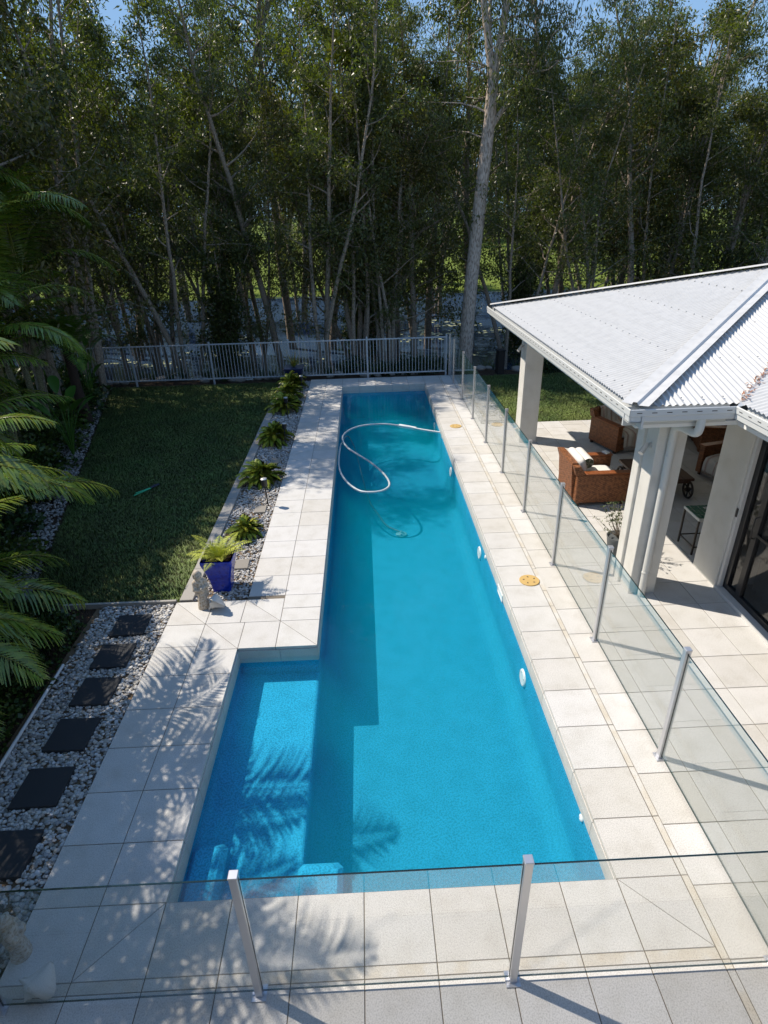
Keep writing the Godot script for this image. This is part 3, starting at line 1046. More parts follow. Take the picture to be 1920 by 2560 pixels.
	# columns
	for b in [[1.55, 1.93, -9.93, -9.53], [1.60, 1.95, -3.955, -3.70], [1.572, 1.95, -4.16, -3.99], [2.80, 3.13, -4.34, -3.76]]:
		put.call("column", MB_box(Vector3(b[0], -0.02, b[2]), Vector3(b[1], 2.445, b[3]), 0.006), M.wall_render)
	put.call("column_recess", MB_box(Vector3(1.61, -0.02, -3.992), Vector3(1.945, 2.44, -3.953)), M.wall_render)
	# downpipe from the near gutter to the column
	var dp := MB.new()
	var pipe := smooth_path([Vector3(1.80, 2.56, -3.25), Vector3(1.80, 2.46, -3.25), Vector3(1.797, 2.395, -3.27), Vector3(1.785, 2.372, -3.34), Vector3(1.765, 2.365, -3.52), Vector3(1.755, 2.33, -3.62), Vector3(1.752, 2.25, -3.648), Vector3(1.752, 2.0, -3.648)], 4)
	pipe.append(Vector3(1.752, 0.0, -3.648))
	dp.tube(pipe, [0.047], 16)
	var dpm: MeshInstance3D = put.call("downpipe", dp.mesh(), M.downpipe)
	for y in [0.35, 1.95]:
		var br := MB.new()
		br.lathe([Vector2(0.047, 0.0), Vector2(0.052, 0.002), Vector2(0.052, 0.028), Vector2(0.047, 0.03)], 16, Vector3(1.752, y, -3.648))
		put.call("pipe_bracket", br.mesh(), M.downpipe, dpm)
	# walls of the house: end wall, wall over the door, room behind, patio back wall
	put.call("wall", MB_box(Vector3(2.87, 2.33, -3.755), Vector3(3.05, 2.7, 5.0)), M.wall_render)
	put.call("wall", MB_box(Vector3(3.135, -0.02, -3.95), Vector3(6.6, 2.7, -3.76)), M.wall_render)
	put.call("wall", MB_box(Vector3(6.605, -0.02, -11.2), Vector3(6.8, 2.9, 5.0)), M.wall_render)
	put.call("room_floor", MB_box(Vector3(2.95, -0.03, -3.755), Vector3(6.6, 0.03, 5.0)), M.timber_floor)
	put.call("room_ceiling", MB_box(Vector3(3.055, 2.5, -3.755), Vector3(6.6, 2.55, 5.0)), M.ceiling_white)
	put.call("wall", MB_box(Vector3(2.87, -0.02, 1.6), Vector3(3.05, 2.325, 5.0)), M.wall_render)
	# sliding door
	var sill: MeshInstance3D = put.call("door_sill", MB_box(Vector3(2.775, 0.0, -3.75), Vector3(2.95, 0.05, 1.6), 0.004), M.white_powder)
	put.call("door_jamb", MB_box(Vector3(2.815, 0.052, -3.755), Vector3(2.865, 2.4, -3.70), 0.003), M.white_powder)
	var door: MeshInstance3D = put.call("sliding_door", MB_box(Vector3(2.868, 0.052, -3.70), Vector3(2.93, 0.13, 1.6), 0.003), M.door_black)
	for s in [-3.655, -3.39, -2.15, -2.05, -0.75, 0.55]:
		put.call("stile", MB_box(Vector3(2.862, 0.131, s - 0.045), Vector3(2.928, 2.24, s + 0.045), 0.003), M.door_black, door)
	put.call("head", MB_box(Vector3(2.864, 2.241, -3.70), Vector3(2.932, 2.33, 1.6), 0.003), M.door_black, door)
	put.call("mid_rail", MB_box(Vector3(2.858, 1.0, -3.35), Vector3(2.874, 1.035, -2.19), 0.002), M.door_black, door)
	for s in [[-3.612, -3.433], [-3.347, -2.193], [-2.007, -0.793], [-0.707, 0.507]]:
		put.call("pane", MB_box(Vector3(2.893, 0.132, s[0]), Vector3(2.899, 2.24, s[1])), M.door_glass, door)
	var hd := MB.new()
	hd.tube([Vector3(2.858, 0.95, -3.39), Vector3(2.82, 0.97, -3.39), Vector3(2.815, 1.1, -3.39), Vector3(2.82, 1.23, -3.39), Vector3(2.858, 1.25, -3.39)], [0.009], 8)
	put.call("handle", hd.mesh(), M.door_black, door)
	put.call("keypad", MB_box(Vector3(2.803, 1.08, -3.748), Vector3(2.8145, 1.2, -3.715), 0.003), M.lamp_black)
	var cu := MB.new()
	var row0: Array = []
	var row1: Array = []
	for k in 60:
		var zz := -3.6 + k * 0.028
		var xx := 3.2 + 0.035 * sin(k * 1.1) + 0.015 * sin(k * 0.37)
		row0.append(Vector3(xx, 0.05, zz))
		row1.append(Vector3(xx, 2.45, zz))
	cu.grid([row0, row1])
	put.call("curtain", cu.mesh(), M.curtain)
	# balcony slab under the viewpoint
	put.call("balcony_slab", MB_box(Vector3(-7.0, 2.55, 2.06), Vector3(6.8, 2.86, 6.5), 0.01), M.white_powder)
	put.call("wall", MB_box(Vector3(-6.5, -0.02, 3.62), Vector3(2.86, 2.545, 3.8)), M.wall_render)
	# upper storey behind the balcony
	put.call("wall", MB_box(Vector3(-9.0, 2.87, 5.2), Vector3(9.0, 6.0, 5.4)), M.wall_render)
	# leaves lying in the valley
	var lf := MB.new()
	for k in 130:
		var t := rng.randf() * 0.9
		var o := Vector3(XV + t + rng.randfn(0, 0.035), 0, ZN - t + rng.randfn(0, 0.035))
		o.y = EAVE + SLOPE * t + rng.randf_range(0.012, 0.035)
		var d := Vector3(rng.randfn(0, 1), rng.randfn(0, 0.25), rng.randfn(0, 1)).normalized() * rng.randf_range(0.015, 0.035)
		var w := d.cross(Vector3.UP).normalized() * 0.009
		lf.leaf4(o - d, o + w, o + d, o - w, Vector3.UP)
	var fallen := single("fallen_leaves", lf.mesh(), M.dry_leaf, "dry red-brown leaves lying in the valley of the white roof", "leaves")
	fallen.set_meta("kind", "stuff")

func gutter_at(h: Node3D, shift: Vector3, a: Vector3, b: Vector3, out: Vector3) -> void:
	gutter(h, a + shift, b + shift, out)

# ------------------------------------------------------------------ lawns, pebbles, stones

func lawn_left_edge(z: float) -> float:
	return -6.40 + 0.275 * (z + 3.95)

func in_left_lawn(x: float, z: float) -> bool:
	return z < -3.99 and z > -15.62 and x < -4.41 and x > lawn_left_edge(z)

func tuft_mesh(seed_: int) -> ArrayMesh:
	var r := RandomNumberGenerator.new()
	r.seed = seed_
	var m := MB.new()
	m.tinted = true
	for k in 7:
		var o := Vector3(r.randfn(0, 0.018), 0, r.randfn(0, 0.018))
		var a := r.randf() * TAU
		var lean := Vector3(cos(a), 0, sin(a)) * r.randf_range(0.008, 0.028)
		var w := Vector3(-sin(a), 0, cos(a)) * 0.0028
		var h := r.randf_range(0.022, 0.042)
		var g := r.randf_range(0.75, 1.15)
		m.tint = Color(0.15 * g, 0.205 * g, 0.055 * g)
		var mid := o + lean * 0.4 + Vector3.UP * h * 0.6
		var tip := o + lean + Vector3.UP * h
		m.leaf4(o - w, mid - w, mid + w, o + w, (Vector3.UP * 0.7 + lean * 10.0).normalized())
		m.leaf4(mid - w, tip, tip, mid + w, (Vector3.UP * 0.7 + lean * 10.0).normalized())
	return m.mesh()

func pebble_mesh(seed_: int) -> ArrayMesh:
	var r := RandomNumberGenerator.new()
	r.seed = seed_
	var s := SphereMesh.new()
	s.radial_segments = 8
	s.rings = 4
	var a := s.get_mesh_arrays()
	var m := MB.new()
	var f := FastNoiseLite.new()
	f.seed = seed_
	f.frequency = 0.9
	var p: PackedVector3Array = a[Mesh.ARRAY_VERTEX]
	for k in p.size():
		var d := p[k].normalized()
		p[k] = d * (0.5 + 0.16 * f.get_noise_3dv(d))
		p[k].y *= 0.62
	m.v = p
	var nn: PackedVector3Array = a[Mesh.ARRAY_NORMAL]
	for k in nn.size():
		nn[k] = (nn[k] * Vector3(1, 1.6, 1)).normalized()
	m.n = nn
	m.ix = a[Mesh.ARRAY_INDEX]
	return m.mesh()

func garden_beds() -> void:
	# left lawn
	var m := MB.new()
	var zs := [-3.97, -6.0, -9.0, -12.0, -15.62]
	for k in 4: m.face([Vector3(lawn_left_edge(zs[k]), -0.03, zs[k]), Vector3(-4.40, -0.03, zs[k]), Vector3(-4.40, -0.03, zs[k + 1]), Vector3(lawn_left_edge(zs[k + 1]), -0.03, zs[k + 1])], Vector3.UP)
	structure("lawn", m.mesh(), M.turf)
	var r := MB.new()
	r.face([Vector3(0.98, -0.03, -10.92), Vector3(14, -0.03, -10.92), Vector3(14, -0.03, -15.6), Vector3(0.98, -0.03, -15.6)], Vector3.UP)
	structure("lawn", r.mesh(), M.turf)
	var tufts := [tuft_mesh(1), tuft_mesh(2), tuft_mesh(3)]
	var sets := [[], [], []]
	var tint := [[], [], []]
	var patch := FastNoiseLite.new()
	patch.frequency = 0.35
	for k in 52000:
		var left := k % 3 != 0
		var p := Vector3(rng.randf_range(-9.7, -4.41), -0.031, rng.randf_range(-15.62, -3.99)) if left else Vector3(rng.randf_range(1.0, 7.0), -0.031, rng.randf_range(-15.6, -10.93))
		if left and not in_left_lawn(p.x, p.z): continue
		if not left and p.x < 1.62 and p.z > -13.6: continue
		var s := rng.randf_range(0.85, 1.45)
		var i := k % 3 if left else rng.randi_range(0, 2)
		i = rng.randi_range(0, 2)
		sets[i].append(Transform3D(Basis(Vector3.UP, rng.randf() * TAU).scaled(Vector3(s, s * rng.randf_range(0.8, 1.1), s)), p))
		var g := 1.0 + 0.5 * patch.get_noise_2d(p.x * 3.0, p.z * 3.0) + rng.randf_range(-0.12, 0.12)
		tint[i].append(Color(g * (1.0 + 0.2 * patch.get_noise_2d(p.z * 2.0, p.x * 2.0)), g, g))
	for i in 3:
		var o := scatter("lawn_grass", tufts[i], M.grass_blade, sets[i], self, tint[i])
		tag(o, "short green lawn grass growing on both sides of the pool", "grass", "lawn grass")
	# kerb between lawn and pebble strip
	for k in 15:
		var z := -3.96 - k * 0.8
		var kb := MB_box(Vector3(-0.09, -0.08, -0.397 if k < 14 else -0.2), Vector3(0.09, 0.012 + rng.randf_range(-0.003, 0.003), 0.397 if k < 14 else 0.2), 0.006)
		single("kerb_stone", kb, M.kerb_concrete, "grey concrete kerb block between the shaded lawn and the pebble strip", "kerb", Transform3D(Basis(Vector3.UP, rng.randf_range(-0.006, 0.006)), Vector3(-4.31, 0, z - (0.4 if k < 14 else 0.2))), "kerb blocks along the lawn")
	# thin kerb at the lawn's near end
	single("lawn_edging", MB_box(Vector3(-6.5, -0.07, -3.985), Vector3(-4.44, 0.015, -3.945), 0.004), M.kerb_concrete, "thin grey edging strip between the lawn and the stepping stones", "edging")
	# pebbles
	for q in [[-5.5, -4.43, -3.94, 2.4], [-4.22, -3.48, -15.75, -3.94], [0.972, 1.63, -13.62, -10.9]]:
		var sb := MB.new()
		sb.face([Vector3(q[0], -0.048, q[2]), Vector3(q[1], -0.048, q[2]), Vector3(q[1], -0.048, q[3]), Vector3(q[0], -0.048, q[3])], Vector3.UP)
		structure("pebble_bed", sb.mesh(), M.sand_bed)
	var peb: Array = []
	for k in 6: peb.append(pebble_mesh(100 + k))
	var ps := [[], [], [], [], [], []]
	var pc := [[], [], [], [], [], []]
	var zones := [[-5.42, -4.445, -3.93, 2.2, 11000, 0.86], [-4.215, -3.49, -15.7, -4.01, 11000, 0.82], [0.985, 1.62, -13.6, -10.4, 1700, 1.0]]
	for q in zones:
		for k in int(q[4]):
			var x := rng.randf_range(q[0], q[1])
			var z := rng.randf_range(q[2], q[3])
			if x > 0 and z > -10.92: continue
			var size: float = rng.randf_range(0.022, 0.052) * q[5]
			var y := -0.047 + rng.randf() * 0.026
			var b := Basis.from_euler(Vector3(rng.randfn(0, 0.3), rng.randf() * TAU, rng.randfn(0, 0.3))).scaled(Vector3(size * rng.randf_range(0.9, 1.4), size, size))
			var i := k % 6
			ps[i].append(Transform3D(b, Vector3(x, y, z)))
			var g := rng.randf_range(0.26, 0.64)
			var warm := rng.randf_range(-0.03, 0.07)
			if rng.randf() < 0.10: g *= 0.55
			pc[i].append(Color(g + warm * 0.5, g, g - warm * 0.8))
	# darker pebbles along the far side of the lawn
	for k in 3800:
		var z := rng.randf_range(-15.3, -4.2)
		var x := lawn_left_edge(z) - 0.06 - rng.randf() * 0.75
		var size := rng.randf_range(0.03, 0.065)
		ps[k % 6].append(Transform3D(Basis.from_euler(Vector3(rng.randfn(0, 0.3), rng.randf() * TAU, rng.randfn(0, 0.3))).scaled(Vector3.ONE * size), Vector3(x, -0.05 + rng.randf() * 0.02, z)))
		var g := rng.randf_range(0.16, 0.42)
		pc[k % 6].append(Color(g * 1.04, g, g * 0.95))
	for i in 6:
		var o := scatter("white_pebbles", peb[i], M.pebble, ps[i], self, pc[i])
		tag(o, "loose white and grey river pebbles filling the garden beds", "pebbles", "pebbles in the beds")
	# edging rocks along the lawn's far bed are left to the pebbles; stepping stones of dark slate
	var names := ["dark slate stepping stone next to the lawn edging", "dark slate stepping stone, second from the lawn edging", "dark slate stepping stone, third from the lawn edging, in palm shadow", "dark slate stepping stone, fourth from the lawn edging", "dark slate stepping stone, fifth from the lawn edging", "dark slate stepping stone, sixth from the lawn edging", "dark slate stepping stone, seventh from the lawn edging"]
	var places := [[-4.885, -3.48], [-4.89, -2.90], [-4.87, -2.31], [-4.87, -1.71], [-4.87, -1.09], [-4.86, -0.46], [-4.88, 0.16]]
	for k in 7:
		var s := MB.new()
		var pts: Array = []
		for c in [Vector2(-1, -1), Vector2(1, -1), Vector2(1, 1), Vector2(-1, 1)]:
			pts.append(c * 0.207 + Vector2(rng.randfn(0, 0.003), rng.randfn(0, 0.003)))
		s.prism(pts, -0.06, 0.006, 0.004)
		single("stepping_stone", s.mesh(), M.slate, names[k], "stepping stone", Transform3D(Basis(Vector3.UP, rng.randf_range(-0.05, 0.05)), Vector3(places[k][0], 0, places[k][1])), "slate stepping stones in the pebble bed")
	var pav := [[-3.72, -4.87, "small square grey paver in the pebbles beside the blue pot"], [-3.72, -6.7, "small square grey paver in the pebbles behind the rounded shrub"], [-3.74, -9.0, "small square grey paver in the pebbles between two shrubs"]]
	for q in pav:
		single("small_paver", MB_box(Vector3(-0.1, -0.05, -0.13), Vector3(0.1, 0.0, 0.13), 0.005), M.grey_paver, q[2], "paver", Transform3D(Basis(Vector3.UP, 0.03), Vector3(q[0], 0.0, q[1])))
	for k in 3:
		single("patio_stepper", MB_box(Vector3(-0.2, -0.05, -0.16), Vector3(0.2, 0.0, 0.16), 0.005), M.kerb_concrete, ["grey stepping paver in white pebbles next to the patio paving", "grey stepping paver in white pebbles, middle one beside the glass fence", "grey stepping paver in white pebbles farthest from the patio paving"][k], "paver", Transform3D(Basis.IDENTITY, Vector3(1.30, 0.0, -11.3 - k * 0.75)), "grey steppers beside the glass fence")
	# white pipe lying along the bed
	var pm := MB.new()
	pm.tube([Vector3(0, 0, -1.05), Vector3(0.004, 0.004, 0), Vector3(0, 0, 1.45)], [0.017], 10)
	single("white_pipe", pm.mesh(), M.pvc_white, "white plastic pipe lying along the edge of the pebble bed under the palms", "pipe", Transform3D(Basis(Vector3.UP, 0.02), Vector3(-5.385, 0.02, -1.69)))
	# toy arrows on the lawn
	for k in 2:
		var t := thing("toy_arrow", "thin bright green toy arrow with dark flights lying on the shaded lawn", "toy", Vector3(-6.02 - 0.02 * k, 0.012, -7.72 + 0.085 * k), 0.82 + 0.12 * k, "toy arrows on the lawn")
		var st := MB.new()
		st.tube([Vector3(-0.24, 0, 0), Vector3(0.14, 0.004, 0)], [0.008], 8)
		part(t, "shaft", st.mesh(), M.toy_green)
		for f in 3:
			var fl := MB.new()
			var a := f * TAU / 3
			var d := Vector3(0, sin(a), cos(a)) * 0.03
			fl.face([Vector3(0.13, 0.012, 0), Vector3(0.14, 0.012, 0) + d, Vector3(0.25, 0.012, 0) + d * 0.8, Vector3(0.26, 0.012, 0)], Vector3.UP)
			part(t, "flight", fl.mesh(), M.toy_dark)

# ------------------------------------------------------------------ ornaments

func blob(bones: Array, cell: float, squeeze := 0.04) -> MB:
	# surface nets over a smooth union of tapered capsules [a, b, ra, rb]
	var lo := Vector3.ONE * 1e9
	var hi := -lo
	for b in bones:
		var r := maxf(b[2], b[3]) + squeeze + cell * 2
		for p in [b[0], b[1]]:
			lo = lo.min(p - Vector3.ONE * r)
			hi = hi.max(p + Vector3.ONE * r)
	var nx := int((hi.x - lo.x) / cell) + 2
	var ny := int((hi.y - lo.y) / cell) + 2
	var nz := int((hi.z - lo.z) / cell) + 2
	var f := PackedFloat32Array()
	f.resize(nx * ny * nz)
	f.fill(1.0)
	for b in bones:
		var a: Vector3 = b[0]
		var ab: Vector3 = b[1] - b[0]
		var len2 := maxf(ab.length_squared(), 1e-9)
		var reach := Vector3.ONE * (maxf(b[2], b[3]) + squeeze * 2 + cell)
		var l: Vector3 = ((b[0] as Vector3).min(b[1]) - reach - lo) / cell
		var u: Vector3 = ((b[0] as Vector3).max(b[1]) + reach - lo) / cell
		for i in range(maxi(0, int(l.x)), mini(nx, int(u.x) + 2)):
			for j in range(maxi(0, int(l.y)), mini(ny, int(u.y) + 2)):
				for k in range(maxi(0, int(l.z)), mini(nz, int(u.z) + 2)):
					var p := lo + Vector3(i, j, k) * cell
					var t := clampf((p - a).dot(ab) / len2, 0.0, 1.0)
					var d := (p - a - ab * t).length() - lerpf(b[2], b[3], t)
					var at := (i * ny + j) * nz + k
					var h := maxf(squeeze - absf(f[at] - d), 0.0) / squeeze
					f[at] = minf(f[at], d) - h * h * squeeze * 0.25
	var m := MB.new()
	var ids := {}
	var step := [Vector3i(1, 0, 0), Vector3i(0, 1, 0), Vector3i(0, 0, 1)]
	var val := func(i: int, j: int, k: int) -> float: return f[(i * ny + j) * nz + k]
	for i in nx - 1:
		for j in ny - 1:
			for k in nz - 1:
				var s := 0
				var sum := Vector3.ZERO
				var cnt := 0
				var g := PackedFloat32Array()
				for q in 8:
					g.append(f[((i + (q & 1)) * ny + j + ((q >> 1) & 1)) * nz + k + (q >> 2)])
					if g[q] < 0.0: s += 1
				if s == 0 or s == 8: continue
				for e in [[0, 1], [2, 3], [4, 5], [6, 7], [0, 2], [1, 3], [4, 6], [5, 7], [0, 4], [1, 5], [2, 6], [3, 7]]:
					var ga: float = g[e[0]]
					var gb: float = g[e[1]]
					if (ga < 0.0) != (gb < 0.0):
						var t := ga / (ga - gb)
						var pa := Vector3(e[0] & 1, (e[0] >> 1) & 1, e[0] >> 2)
						var pb := Vector3(e[1] & 1, (e[1] >> 1) & 1, e[1] >> 2)
						sum += pa.lerp(pb, t)
						cnt += 1
				ids[Vector3i(i, j, k)] = m.v.size()
				m.v.append(lo + (Vector3(i, j, k) + sum / cnt) * cell)
				m.n.append(Vector3(g[1] + g[3] + g[5] + g[7] - g[0] - g[2] - g[4] - g[6], g[2] + g[3] + g[6] + g[7] - g[0] - g[1] - g[4] - g[5], g[4] + g[5] + g[6] + g[7] - g[0] - g[1] - g[2] - g[3]).normalized())
				m.c.append(Color.WHITE)
	for key: Vector3i in ids:
		for ax in 3:
			var b: Vector3i = step[(ax + 1) % 3]
			var c: Vector3i = step[(ax + 2) % 3]
			var inside: bool = f[(key.x * ny + key.y) * nz + key.z] < 0.0
			var o: Vector3i = key + step[ax]
			if inside == (f[(o.x * ny + o.y) * nz + o.z] < 0.0): continue
			var q := [key, key - b, key - b - c, key - c]
			if not (ids.has(q[1]) and ids.has(q[2]) and ids.has(q[3])): continue
			var w := [ids[q[0]], ids[q[1]], ids[q[2]], ids[q[3]]]
			var order := [0, 1, 2, 0, 2, 3]
			var nn: Vector3 = (m.v[w[2]] - m.v[w[0]]).cross(m.v[w[1]] - m.v[w[0]])
			if nn.dot(m.n[w[0]]) < 0.0: order = [0, 2, 1, 0, 3, 2]
			for z in order: m.ix.append(w[z])
	return m

func conch(size: float) -> MB:
	# knobbed spindle with a spire at one end and a flaring lip
	var m := MB.new()
	var rows: Array = []
	var steps := 34
	var around := 40
	for i in steps + 1:
		var t := float(i) / steps
		var prof := 0.0
		if t < 0.38: prof = 0.46 * pow(t / 0.38, 1.25) * (1.0 + 0.13 * sin(t * 62.0))
		else: prof = lerpf(0.46, 0.07, pow((t - 0.38) / 0.62, 0.8))
		var row: Array = []
		for j in around + 1:
			var a := TAU * j / around
			var knob := pow(maxf(0.0, cos(a * 7.0 + 0.4)), 6.0) * 0.20 * exp(-pow((t - 0.37) / 0.06, 2.0)) + pow(maxf(0.0, cos(a * 7.0 + 1.2)), 6.0) * 0.07 * exp(-pow((t - 0.25) / 0.04, 2.0))
			var rr := (prof + knob) * size
			row.append(Vector3(cos(a) * rr, sin(a) * rr, (t - 0.5) * size * 1.25))
		rows.append(row)
	m.grid(rows)
	for e in 2:
		var lip: Array = []
		for i in 15:
			var t := 0.30 + 0.68 * i / 14.0
			var row: Array = []
			var reach := sin(PI * pow((t - 0.28) / 0.72, 0.75)) * 0.42 + 0.05
			for j in 12:
				var w := j / 11.0
				var base := lerpf(0.46, 0.07, pow(maxf(t - 0.38, 0.0) / 0.62, 0.8)) * 0.9
				var a := -0.5 + w * 1.9
				var rr := (base + reach * w * (1.0 + 0.05 * sin(i * 2.0) * w)) * size + e * 0.012 * size
				row.append(Vector3(cos(a) * rr, sin(a) * rr, (t - 0.5) * size * 1.25))
			lip.append(row)
		if e == 1: lip.reverse()
		m.grid(lip)
	return m

func statue_mesh() -> MB:
	# small robed figure on a round foot, head bowed to one side, arms folded round a basket
	var V := func(x: float, y: float, z: float) -> Vector3: return Vector3(x, y, z)
	var b := [
		[Vector3(0, 0.012, 0), Vector3(0, 0.045, 0), 0.075, 0.068],
		[Vector3(0, 0.06, 0), Vector3(0.005, 0.20, 0), 0.060, 0.048], [Vector3(0.02, 0.05, 0.03), Vector3(0.02, 0.22, 0.02), 0.034, 0.03], [Vector3(-0.03, 0.05, 0.03), Vector3(-0.02, 0.22, 0.02), 0.034, 0.03],
		[Vector3(0.005, 0.20, 0), Vector3(0.0, 0.30, 0.0), 0.046, 0.050], [Vector3(0, 0.30, 0), Vector3(-0.005, 0.37, 0.0), 0.052, 0.054],
		[Vector3(-0.055, 0.375, 0), Vector3(0.05, 0.375, 0), 0.030, 0.030],
		[Vector3(-0.005, 0.39, 0.0), Vector3(-0.01, 0.425, 0.008), 0.024, 0.022],
		[Vector3(-0.012, 0.465, 0.012), Vector3(-0.014, 0.485, 0.008), 0.043, 0.040],
		[Vector3(-0.014, 0.458, 0.045), Vector3(-0.014, 0.45, 0.05), 0.012, 0.012], [Vector3(-0.016, 0.435, 0.03), Vector3(-0.01, 0.435, 0.03), 0.018, 0.018],
		[Vector3(-0.02, 0.50, -0.012), Vector3(-0.015, 0.505, 0.012), 0.036, 0.03], [Vector3(-0.05, 0.475, -0.01), Vector3(-0.05, 0.44, -0.01), 0.020, 0.018], [Vector3(0.028, 0.475, -0.01), Vector3(0.03, 0.44, -0.01), 0.020, 0.018],
		[Vector3(-0.068, 0.37, 0), Vector3(-0.082, 0.29, 0.02), 0.024, 0.021], [Vector3(-0.082, 0.29, 0.02), Vector3(-0.015, 0.275, 0.065), 0.021, 0.016],
		[Vector3(0.062, 0.37, 0), Vector3(0.08, 0.30, 0.022), 0.024, 0.021], [Vector3(0.08, 0.30, 0.022), Vector3(0.02, 0.315, 0.07), 0.021, 0.016],
		[Vector3(0.0, 0.30, 0.07), Vector3(0.005, 0.27, 0.065), 0.030, 0.026],
		[Vector3(0.055, 0.33, -0.03), Vector3(0.075, 0.16, -0.015), 0.028, 0.022], [Vector3(-0.05, 0.34, -0.03), Vector3(-0.06, 0.2, -0.02), 0.026, 0.02],
	]
	return blob(b, 0.0085, 0.022)

func ornaments() -> void:
	# blue pot with fern
	var pot := thing("blue_planter", "tall tapered cobalt blue glazed square pot holding a fern", "plant pot", Vector3(-3.875, -0.045, -4.30))
	var rings: Array = []
	for q in [[0.0, 0.118], [0.02, 0.122], [0.2, 0.142], [0.36, 0.176], [0.47, 0.205], [0.50, 0.212], [0.54, 0.212], [0.55, 0.208], [0.55, 0.182], [0.50, 0.178], [0.44, 0.17]]:
		var ring: Array = []
		var w: float = q[1]
		var c := 0.02
		for s in [[-1, -1], [1, -1], [1, 1], [-1, 1]]:
			var a := Vector3(s[0] * w, q[0], s[1] * (w - c))
			var b := Vector3(s[0] * (w - c), q[0], s[1] * w)
			if s[0] * s[1] > 0: ring.append_array([a, b])
			else: ring.append_array([b, a])
		rings.append(ring)
	var pm := MB.new()
	for k in 7: pm.loft([rings[k], rings[k + 1]], false)
	pm.loft([rings[7], rings[8]], false)
	for k in range(8, 10):
		for i in 8:
			var j := (i + 1) % 8
			var mid: Vector3 = (rings[k][i] + rings[k + 1][j]) * 0.5
			pm.face([rings[k][i], rings[k][j], rings[k + 1][j], rings[k + 1][i]], -Vector3(mid.x, 0, mid.z))
	for i in 8:
		var j := (i + 1) % 8
		pm.face([rings[7][i], rings[7][j], rings[8][j], rings[8][i]], Vector3.UP)
	part(pot, "body", pm.mesh(), M.cobalt_glaze)
	part(pot, "soil", MB_box(Vector3(-0.175, 0.44, -0.175), Vector3(0.175, 0.47, 0.175)), M.soil)
	var st := statue_mesh()
	single("garden_statue", st.mesh(), M.statue_stone, "weathered stone statue of a small robed figure by the blue pot", "statue", Transform3D(Basis(Vector3.UP, 0.5).scaled(Vector3(1.02, 1.08, 1.02)), Vector3(-4.03, 0.0, -3.80)))
	var sh := conch(0.21).mesh()
	single("conch_shell", sh, M.shell_white, "knobbly white conch shell on the paving at the statue's foot", "shell", Transform3D(Basis.from_euler(Vector3(0.25, 1.2, 0.9)), Vector3(-3.85, 0.09, -3.76)))
	single("conch_shell", conch(0.19).mesh(), M.shell_white, "large white conch shell with its pale mouth open near the glass fence", "shell", Transform3D(Basis.from_euler(Vector3(-0.35, 2.6, 1.9)), Vector3(-4.11, 0.095, 0.53)))
	single("garden_statue", st.mesh(), M.statue_stone, "weathered stone statue beside the large open conch shell", "statue", Transform3D(Basis(Vector3.UP, 2.0).scaled(Vector3(0.95, 0.85, 0.95)), Vector3(-4.36, 0.0, 0.30)))
	# spike lights in the pebble strip
	var gl: Node3D
	for q in [[-3.60, -6.85, 0.05, "black spike garden light beside the shrub next to the small paver"], [-3.64, -9.93, -0.04, "black spike garden light between the middle shrubs"], [-3.80, -12.0, 0.03, "black spike garden light among the far shrubs"], [-3.62, -14.2, 0.0, "black spike garden light beside the farthest shrubs"]]:
		if gl == null:
			gl = thing("garden_light", q[3], "garden light", Vector3.ZERO, 0.0, "spike lights in the pebble strip")
			var s := MB.new()
			s.tube([Vector3(0, -0.06, 0), Vector3(0, 0.42, 0)], [0.011, 0.011], 8)
			part(gl, "stake", s.mesh(), M.lamp_black)
			var hd := MB.new()
			hd.lathe([Vector2(0.015, 0.40), Vector2(0.05, 0.43), Vector2(0.055, 0.53), Vector2(0.052, 0.54)], 16)
			part(gl, "lamp_head", hd.mesh(), M.lamp_black)
			var cp := MB.new()
			cp.lathe([Vector2(0.056, 0.54), Vector2(0.056, 0.552), Vector2(0.03, 0.562), Vector2(0.001, 0.563)], 16)
			part(gl, "cap", cp.mesh(), M.lamp_silver)
			gl.transform = Transform3D(Basis(Vector3.BACK, q[2]), Vector3(q[0], -0.04, q[1]))
		else:
			copy_of(gl, Transform3D(Basis(Vector3.BACK, q[2]), Vector3(q[0], -0.04, q[1])), q[3])
	# wall lights on the patio columns
	var wl: Node3D
	for q in [[1.598, 2.05, -3.83, "small silver spotlight on the column with the downpipe"], [1.547, 2.05, -9.70, "small silver spotlight on the column by the lawn"]]:
		var where := Transform3D(Basis.IDENTITY, Vector3(q[0], q[1], q[2]))
		if wl == null:
			wl = thing("wall_spotlight", q[3], "spotlight", Vector3.ZERO)
			var mt := MB.new()
			mt.tube([Vector3(0, 0, 0), Vector3(-0.018, 0, 0)], [0.035, 0.033], 14)
			part(wl, "wall_mount", mt.mesh(), M.lamp_silver)
			var ar := MB.new()
			ar.tube([Vector3(-0.018, 0, 0), Vector3(-0.06, -0.01, 0.02)], [0.009, 0.009], 8)
			part(wl, "arm", ar.mesh(), M.lamp_silver)
			var bd := MB.new()
			bd.tube([Vector3(-0.045, 0.02, 0.0), Vector3(-0.14, -0.075, 0.07)], [0.030, 0.034], 14)
			part(wl, "lamp_body", bd.mesh(), M.lamp_silver)
			wl.transform = where
		else:
			copy_of(wl, where, q[3])

# ------------------------------------------------------------------ plants

